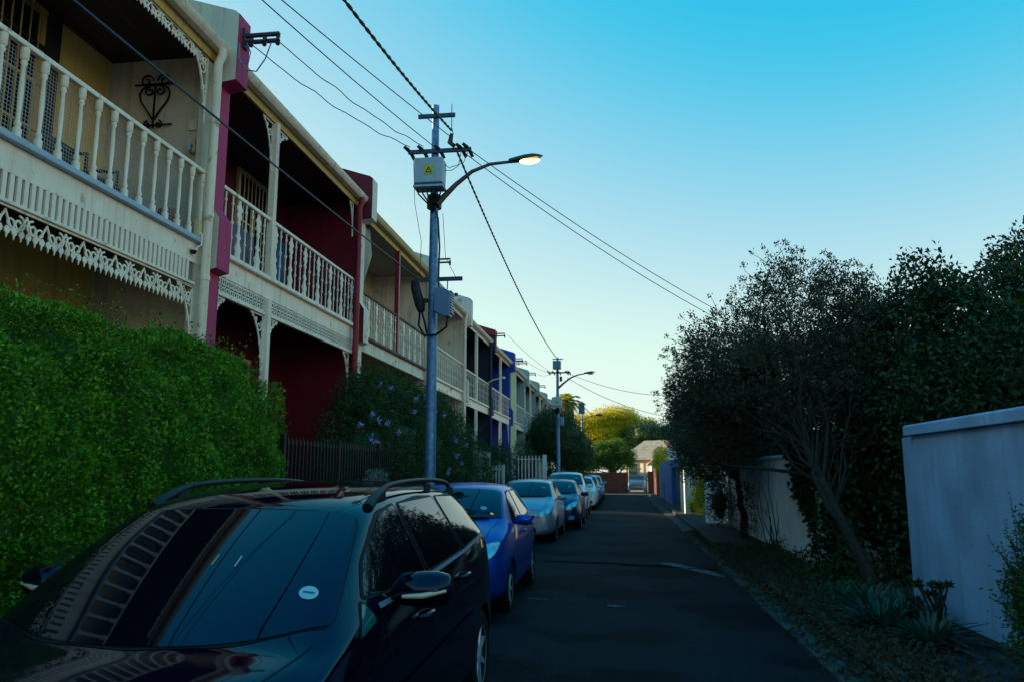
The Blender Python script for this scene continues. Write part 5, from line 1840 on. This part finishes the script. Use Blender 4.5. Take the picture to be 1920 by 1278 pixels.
# end of the street
ebw = thing('brick_wall', 'low red brick wall across the end of the street', 'wall', (-1.5, 67, 0))
MB().box(-5.0, .55, 66.9, 67.15, 0, 1.65).build('brickwork', BRICK, ebw)
MB().box(-5.05, .6, 66.86, 67.19, 1.652, 1.72).build('coping', BRICK, ebw)
MB().box(2.15, 2.62, 66.8, 67.25, 0, 1.8).build('gate_pier', BRICK, ebw)
mg = thing('mesh_gate', 'grey mesh driveway gate at the end of the street', 'gate', (1.35, 67, 0))
GATEM = mat('gate_mesh', (.22, .22, .22), .6, metal=.3)
MB().box(.6, .66, 66.95, 67.0, .05, 1.55).box(2.06, 2.12, 66.95, 67.0, .05, 1.55).box(.66, 2.06, 66.95, 67.0, 1.49, 1.55).box(.66, 2.06, 66.95, 67.0, .05, .11).box(.66, 2.06, 66.955, 66.995, .78, .83).build('frame', GATEM, mg)
bb = MB()
for j in range(12):
    bb.box(.66, 2.06, 66.976, 66.984, .15 + j * .11, .175 + j * .11)
for i in range(16):
    bb.box(.70 + i * .088, .735 + i * .088, 66.96, 66.975, .11, 1.49)
bb.build('mesh_bars', GATEM, mg)
eh = thing('end_house', 'cream house with rusty pale tin roof closing the street', 'house', (3, 76, 0))
eh.rotation_euler.z = R(-36)
EHW = paint('cream_render', (.62, .55, .42), .8, .2)
MB().box(.95, 8.5, 74, 82, 0, 3.0).build('wall', EHW, eh)
MB().box(1.05, 1.0 + .4, 73.9, 74.0, 0, 2.95).build('corner_pilaster', EHW, eh)
corrugated(eh, 0, 1, [(0, 0), (1, 0)], RUSTROOF, 'tmp') if False else None
rf = MB()
n = 120
vs, fs = [], []
for i in range(n + 1):
    x = .75 + 8.0 * i / n
    dz = .02 * math.sin(i * math.pi / 2)
    for y_, z_ in ((73.5, 2.85), (77.9, 4.75), (82.4, 2.85)):
        vs.append((x, y_, z_ + dz))
for i in range(n):
    for j in range(2):
        fs.append((i * 3 + j, i * 3 + j + 1, i * 3 + j + 4, i * 3 + j + 3))
rf.add(vs, fs).build('roof', RUSTROOF, eh)
gw = MB().box(1.6, 2.7, 73.93, 73.998, 1.2, 2.6).build('window', GREYWALL, eh)
MB().box(1.68, 2.62, 73.9, 73.928, 1.28, 2.52).build('pane', mat('green_pane', (.02, .07, .05), .1), gw)
MB().tube([(1.3, 73.2, 0), (1.3, 73.2, 4.0), (1.42, 73.2, 4.1)], .05, 8).build('vent_pipe', GALV_D, eh)
MB().box(.3, 3.4, 69.2, 73.4, 1.98, 2.08).build('carport_roof', GALV_D, eh)
for x_ in (.4, 3.3):
    MB().box(x_ - .05, x_ + .05, 69.3, 69.4, 0, 1.975).build('carport_post', GALV_D, eh)
fw = thing('brick_wall', 'short dark red brick wall at the right corner of the street end', 'wall', (2.7, 60, 0))
MB().box(2.55, 2.85, 57, 64.5, 0, 2.0).build('brickwork', BRICK, fw)

bush('shrub', 'yellow flowering shrub catching the sun beside the white end pillar', [(2.95, 31.2, .9, .28, .55, .85), (3.25, 30.2, 1.25, .35, .5, .5), (2.7, 31.8, .4, .2, .35, .35)], LEAF_Y, 500, 6, (.05, .10), .06)
bush('shrub', 'bright yellow-green shrub above the far blue cottage wall', [(2.75, 57, 2.6, .45, 1.4, .85), (2.8, 58.5, 2.2, .4, 1.2, .8)], LEAF_Y, 500, 6, (.08, .16), .1)

# ------------------------------------------------------------------ trees and plants on the right
ot = thing('olive_tree', 'grey-olive twiggy tree with leaning trunk overhanging the right pavement', 'tree', (3.42, 11.9, .1))
tb = MB()
tp = [(3.42, 11.9, .05), (3.30, 12.0, .5), (3.12, 12.2, 1.0), (2.95, 12.4, 1.5), (2.80, 12.6, 2.0), (2.74, 12.8, 2.35)]
tb.tube(tp, [.105, .085, .075, .068, .06, .05], 9)
tb.tube([(3.14, 12.2, .98), (2.98, 12.25, 1.15), (2.84, 12.35, 1.55), (2.80, 12.4, 1.7), (2.92, 12.5, 1.8)], [.05, .045, .04, .035, .03], 7)
oblobs = [(2.3, 14.0, 3.55, 1.15, 1.6, 1.0), (3.2, 14.2, 4.15, 1.2, 1.6, 1.05), (2.0, 15.5, 2.9, 1.05, 1.6, .9), (3.3, 13.6, 3.1, 1.2, 1.3, .9), (2.6, 16.6, 3.4, 1.3, 1.8, 1.1), (2.0, 15.6, 2.3, .7, 1.2, .5), (3.9, 14.5, 3.4, 1.2, 1.6, 1.1), (2.78, 14.0, 4.95, .36, .5, .5), (1.55, 14.6, 3.85, .5, .7, .45), (1.5, 15.8, 3.2, .6, .9, .5), (3.6, 13.8, 4.75, .5, .7, .4), (1.25, 14.8, 3.0, .4, .6, .4), (4.2, 13.6, 4.3, .6, .8, .5)]
tips = []
for i in range(42):
    bl = oblobs[i % len(oblobs)]
    u = unit(RNG.normal(size=(1, 3)))[0] * .7
    tip = Vector((bl[0] + u[0] * bl[3], bl[1] + u[1] * bl[4], bl[2] + abs(u[2]) * bl[5]))
    k0 = random.choice((-1, -1, -2, -2, -3))
    st = Vector(tp[k0]).lerp(Vector(tp[k0 - 1]), random.random())
    q = limb(tb, st, tip, random.uniform(.012, .034), .005, .32, 8)
    for k in range(5):
        s0 = q[random.choice((2, 3, 4, 5, 6))]
        e = s0 + Vector(np.clip(RNG.normal(size=3) * .30, -.4, .4)) + Vector((0, 0, .10))
        limb(tb, s0, e, .009, .003, .2, 3)
# bare weeping twigs in the middle
for i in range(90):
    p = Vector((random.uniform(2.4, 3.8), random.uniform(12.4, 13.3), random.uniform(1.9, 3.4)))
    a = p + Vector((random.uniform(-.5, .3), random.uniform(-.2, .2), random.uniform(-.1, .25)))
    e = a + Vector((random.uniform(-.4, .1), random.uniform(-.2, .2), random.uniform(-.6, .1)))
    tb.tube([p, p.lerp(a, .6), a, a.lerp(e, .5), e], [.008, .008, .006, .005, .003], 4, cap=False)
tb.build('trunk', BARK2, ot, smooth=60)
core('inner_crown', LEAF_O, ot, [q for q in oblobs[:7] if q[2] < 3.6], .34)
P, O = shell_points(oblobs, 5600, .7, 1.5)
Q, OO = clumps(P, O, 15, .055)
leaf_cloud('crown', LEAF_O, ot, Q, (.035, .075), .42, OO, .7)
# rosettes on the tips against the sky
P, O = shell_points(oblobs, 800, .03, 2.6)
O2 = unit(O + np.array([-.2, 0, .7]))
P2 = P + O2 * RNG.uniform(.03, .42, (len(P), 1)) ** 1.2
Q, OO = clumps(P2, O2, 16, .025)
leaf_cloud('leaf_rosettes', LEAF_O, ot, Q, (.035, .06), .5, OO, .6)
twigs(P2, O2, .32, .004).build('twigs', BARK2, ot)['kind'] = 'stuff'

tree('olive_tree', 'drooping olive-green tree over the pale wall farther along the right', (3.0, 20.8, .1), (2.8, 20.6, 1.7),
     [(2.3, 19.5, 2.9, 1.1, 1.9, 1.0), (2.9, 21.5, 3.3, 1.2, 2.2, 1.1), (2.2, 22.5, 2.6, .95, 2.0, .95), (2.1, 20.0, 2.2, .6, 1.2, .5), (2.6, 24.5, 2.9, 1.2, 2.0, 1.0), (2.15, 21.0, 1.95, .7, 1.8, .55)], LEAF_O, 4800, 8, (.045, .085), .10, BARK2, .10, 10, 1.3, .62, .45)
tree('garden_tree', 'tree with sunlight tinted orange into its leaves beyond the drooping tree on the right', (4.2, 31, .1), (4.0, 31, 2.0),
     [(3.6, 31, 3.6, 1.3, 2.0, 1.3), (3.0, 34, 3.4, 1.0, 1.8, 1.1), (4.6, 30, 4.0, 1.5, 2.0, 1.3)], mat('sun_orange_leaf', (.05, .05, .015), .6, tint=(.22, .11, .04), trans=.3), 2600, 7, (.06, .12), .12, f=.7)  # orange leaf tint stands in for low sun on the tree top
tree('garden_tree', 'tall dense dark green tree above the near right wall', (6.6, 13.5, .1), (6.4, 13.4, 2.2),
     [(5.0, 13.6, 3.2, 1.4, 2.0, 1.45), (6.4, 12.6, 3.5, 1.7, 2.2, 1.45), (7.6, 13.5, 4.0, 1.6, 2.2, 1.5), (4.5, 15.0, 3.5, 1.3, 2.0, 1.15), (6.0, 11.2, 2.9, 1.6, 2.0, 1.2), (7.9, 11.5, 3.2, 1.8, 2.2, 1.6), (4.75, 13.0, 4.55, .40, .5, .55), (5.2, 13.2, 4.5, .5, .5, .35),
      (6.5, 13.2, 4.95, .6, .8, .55), (9.3, 12.5, 3.9, 2.0, 2.4, 1.7), (4.6, 12.6, 2.5, 1.0, 1.5, 1.0)], LEAF_D, 10500, 11, (.06, .115), .09, BARK, .16, 14, .8, .52, .5)
tl = MB()
ts_P, ts_O = shell_points([(7.6, 13.5, 4.6, 1.9, 2.4, 1.7), (6.4, 12.6, 4.0, 1.8, 2.3, 1.7), (5.3, 13.0, 4.85, .9, 1.2, .75)], 160, .02, 4.6)
# dark climbing ivy on the end of the pale wall
iv = thing('ivy', 'dark ivy hanging over the corner of the pale wall behind the leaning trunk', 'ivy', (3.4, 13.6, .1))
n = 8200
yy = RNG.uniform(12.6, 18.2, n); zz_ = RNG.random(n) * 2.25 + .1
keep = yy < 14.05 + .25 * np.sin(zz_ * 6) + 2.3 * (zz_ / 2.0) ** 1.3
yy, zz_ = yy[keep], zz_[keep]
pp_ = np.stack([3.26 - np.abs(RNG.normal(size=len(yy))) * .06 + np.where(yy < 14.2, RNG.random(len(yy)) * .35, 0), yy, zz_], 1)
leaf_cloud('leaves', LEAF_D, iv, pp_, (.06, .11), .8, np.tile([-1., -.2, 0], (len(yy), 1)), .8, None, -.3)
bush('thicket', 'dark dense thicket filling the gap between the two right-hand walls', [(4.6, 12.2, 1.0, .9, 1.2, 1.1), (4.5, 13.6, 1.3, .9, 1.2, 1.4), (5.2, 11.6, 1.6, 1.0, .9, 1.0), (5.6, 13.2, 1.6, 1.4, 1.6, 1.4), (4.7, 15.4, 1.7, .8, 1.5, 1.3), (4.9, 17.4, 1.8, .8, 1.5, 1.3), (4.3, 19.6, 1.9, .7, 1.5, 1.3), (4.3, 22.2, 2.0, .7, 1.6, 1.3), (4.0, 24.6, 1.9, .6, 1.4, 1.2)], LEAF_D, 7400, 8, (.06, .11), .1, .5, 'bush', .1, .7)
# small bushes against the pale wall
bush('shrub', 'thin leggy shrub against the pale wall on the right', [(3.0, 20.8, .8, .25, .8, .7)], LEAF_O, 200, 7, (.04, .07), .07, f=0)
sb_ = MB()
for i in range(7):
    y0 = random.uniform(16.6, 17.8)
    limb(sb_, (3.05 + random.uniform(-.05, .08), y0, .1), (2.95 + random.uniform(-.2, .2), y0 + random.uniform(-.5, .5), random.uniform(1.0, 2.0)), .014, .004, .2, 6)
tag(sb_.build('bare_stems', BARK2, at=(3.05, 17.5, .1)), 'cluster of bare thin stems standing against the pale wall', 'shrub')
bush('shrub', 'dark leafy bush beside the white gate pillar', [(2.95, 25.3, .8, .4, .9, .75), (3.2, 28.4, .9, .35, .8, .8)], LEAF_O, 700, 7, (.045, .08), .08)


def strap_plant(label, x, y, n, L, m, w=.022, name='strap_leaf_plant'):
    o = thing(name, label, 'plant', (x, y, .1))
    b = MB()
    for i in range(n):
        a = random.uniform(0, 2 * math.pi); el = random.uniform(.35, 1.4); ll = L * random.uniform(.6, 1.1)
        r0 = random.uniform(0, .16)
        d = Vector((math.cos(a) * math.cos(el), math.sin(a) * math.cos(el), math.sin(el)))
        sd = d.cross(Vector((0, 0, 1))).normalized()
        p0 = Vector((x + math.cos(a) * r0, y + math.sin(a) * r0, .1))
        pts = [p0 + d * ll * t - Vector((0, 0, .42 * ll * t * t)) for t in (0, .3, .6, .85, 1)]
        ws_ = [w * .7, w, w, w * .6, .002]
        vs = []
        for p, ww in zip(pts, ws_):
            vs += [p - sd * ww, p + sd * ww]
        b.add(vs, [(2 * k, 2 * k + 1, 2 * k + 3, 2 * k + 2) for k in range(4)])
    b.build('leaves', m, o, smooth=70)
    return o


k = 0
for x, y, n, L, txt in ((2.75, 9.9, 190, .62, 'blue-green strap-leaved clump nearest the leaning trunk'), (2.95, 9.3, 200, .66, 'blue-green strap-leaved clump at the foot of the near wall corner'), (2.62, 9.0, 180, .58, 'blue-green strap-leaved clump closest to the kerb'),
                         (2.85, 8.3, 170, .5, 'dark strap-leaved clump in front of the blue-grey wall'), (3.1, 13.4, 60, .45, 'strap-leaved clump below the ivy'), (2.7, 10.9, 60, .4, 'small strap-leaved clump in the litter left of the trunk')):
    strap_plant(txt, x, y, n, L, LEAF_B, w=.014)
su = thing('succulent', 'dark branching succulent with rosettes against the blue-grey wall', 'plant', (3.2, 8.7, .1))
sbm = MB(); rp = []
for i in range(15):
    tip = Vector((3.1 + random.uniform(-.22, .12), 8.75 + random.uniform(-.25, .25), random.uniform(.38, .62)))
    limb(sbm, (3.12, 8.8, .1), tip, .014, .009, .15, 5)
    rp += [tuple(tip)] * 22
sbm.build('stems', BARK, su, smooth=60)
rp = np.array(rp)
ro_ = unit(RNG.normal(size=rp.shape)); ro_[:, 2] = np.abs(ro_[:, 2]) * .7
leaf_cloud('rosettes', LEAF_D, su, rp, (.05, .085), .35, ro_, 2.)['kind'] = 'stuff'
bx = bush('box_bush', 'small-leaved bush cut by the right edge of the picture', [(3.2, 6.75, .95, .17, .24, .5), (3.2, 6.75, .45, .26, .36, .36), (3.1, 7.0, .7, .10, .14, .3)], LEAF_X, 1100, 8, (.024, .046), .04, f=.5)
sb_ = MB(); q_ = []
for i in range(26):
    p = Vector((3.18, 6.8, .6)); e = Vector((3.14 + random.uniform(-.22, .12), 6.85 + random.uniform(-.15, .35), random.uniform(.7, 1.6)))
    l_ = limb(sb_, p, e, .006, .002, .15, 6)
    for a, c in zip(l_[1:-1], l_[2:]):
        q_ += [tuple(a.lerp(c, t)) for t in np.linspace(0, 1, 7)]
sb_.build('shoots', BARK, bx)
q_ = np.array(q_)
leaf_cloud('shoot_leaves', LEAF_X, bx, q_ + RNG.normal(size=q_.shape) * .008, (.02, .036), .5)
# ground cover and litter along the right verge
n = 16000
yy = RNG.uniform(5.5, 19, n); xx = 2.05 + np.abs(RNG.normal(size=n)) * .45
ok = xx < 3.45
lit = leaf_cloud('leaf_litter', LEAF_DRY, None, np.stack([xx, yy, .105 + RNG.random(n) * .03], 1)[ok], (.03, .075), .5, None, 0, None, -.1)
tag(lit, 'dry fallen leaves and twigs along the right verge', 'leaf litter', kind='stuff')
n = 5200
gl = leaf_cloud('gutter_litter', LEAF_DRY, None, np.stack([2.12 - np.abs(RNG.normal(size=n)) * .17, 6 + RNG.random(n) ** 1.3 * 18, .035 + RNG.random(n) * .035], 1), (.025, .065), .5, None, 0, None, -.1)
tag(gl, 'scattered dry leaves along the right gutter', 'leaf litter', kind='stuff')
n = 3400
yy = RNG.uniform(9.5, 18.5, n); xx = 2.45 + RNG.random(n) ** .8 * .9
hgt = .10 + RNG.random(n) * (.12 + .22 * np.clip((xx - 2.4), 0, 1)) * (.6 + .4 * np.sin(yy * 3))
gc = leaf_cloud('ground_cover', LEAF_P, None, np.stack([xx, yy, hgt], 1), (.04, .085), .45, None, 0, None, .3)
tag(gc, 'low straggling ground cover under the right-hand trees', 'ground cover', kind='stuff')
tb2 = MB()
for i in range(120):
    x, y = random.uniform(2.2, 3.3), random.uniform(7.5, 17)
    a = random.uniform(0, 6.28); L = random.uniform(.15, .6)
    p = Vector((x, y, .13)); d = Vector((math.cos(a), math.sin(a), random.uniform(0, .5)))
    tb2.tube([p, p + d * L * .5 + Vector((0, 0, .03)), p + d * L], [.006, .005, .003], 4)
tag(tb2.build('fallen_twigs', BARK2), 'fallen grey twigs strewn along the right verge', 'twigs', kind='stuff')
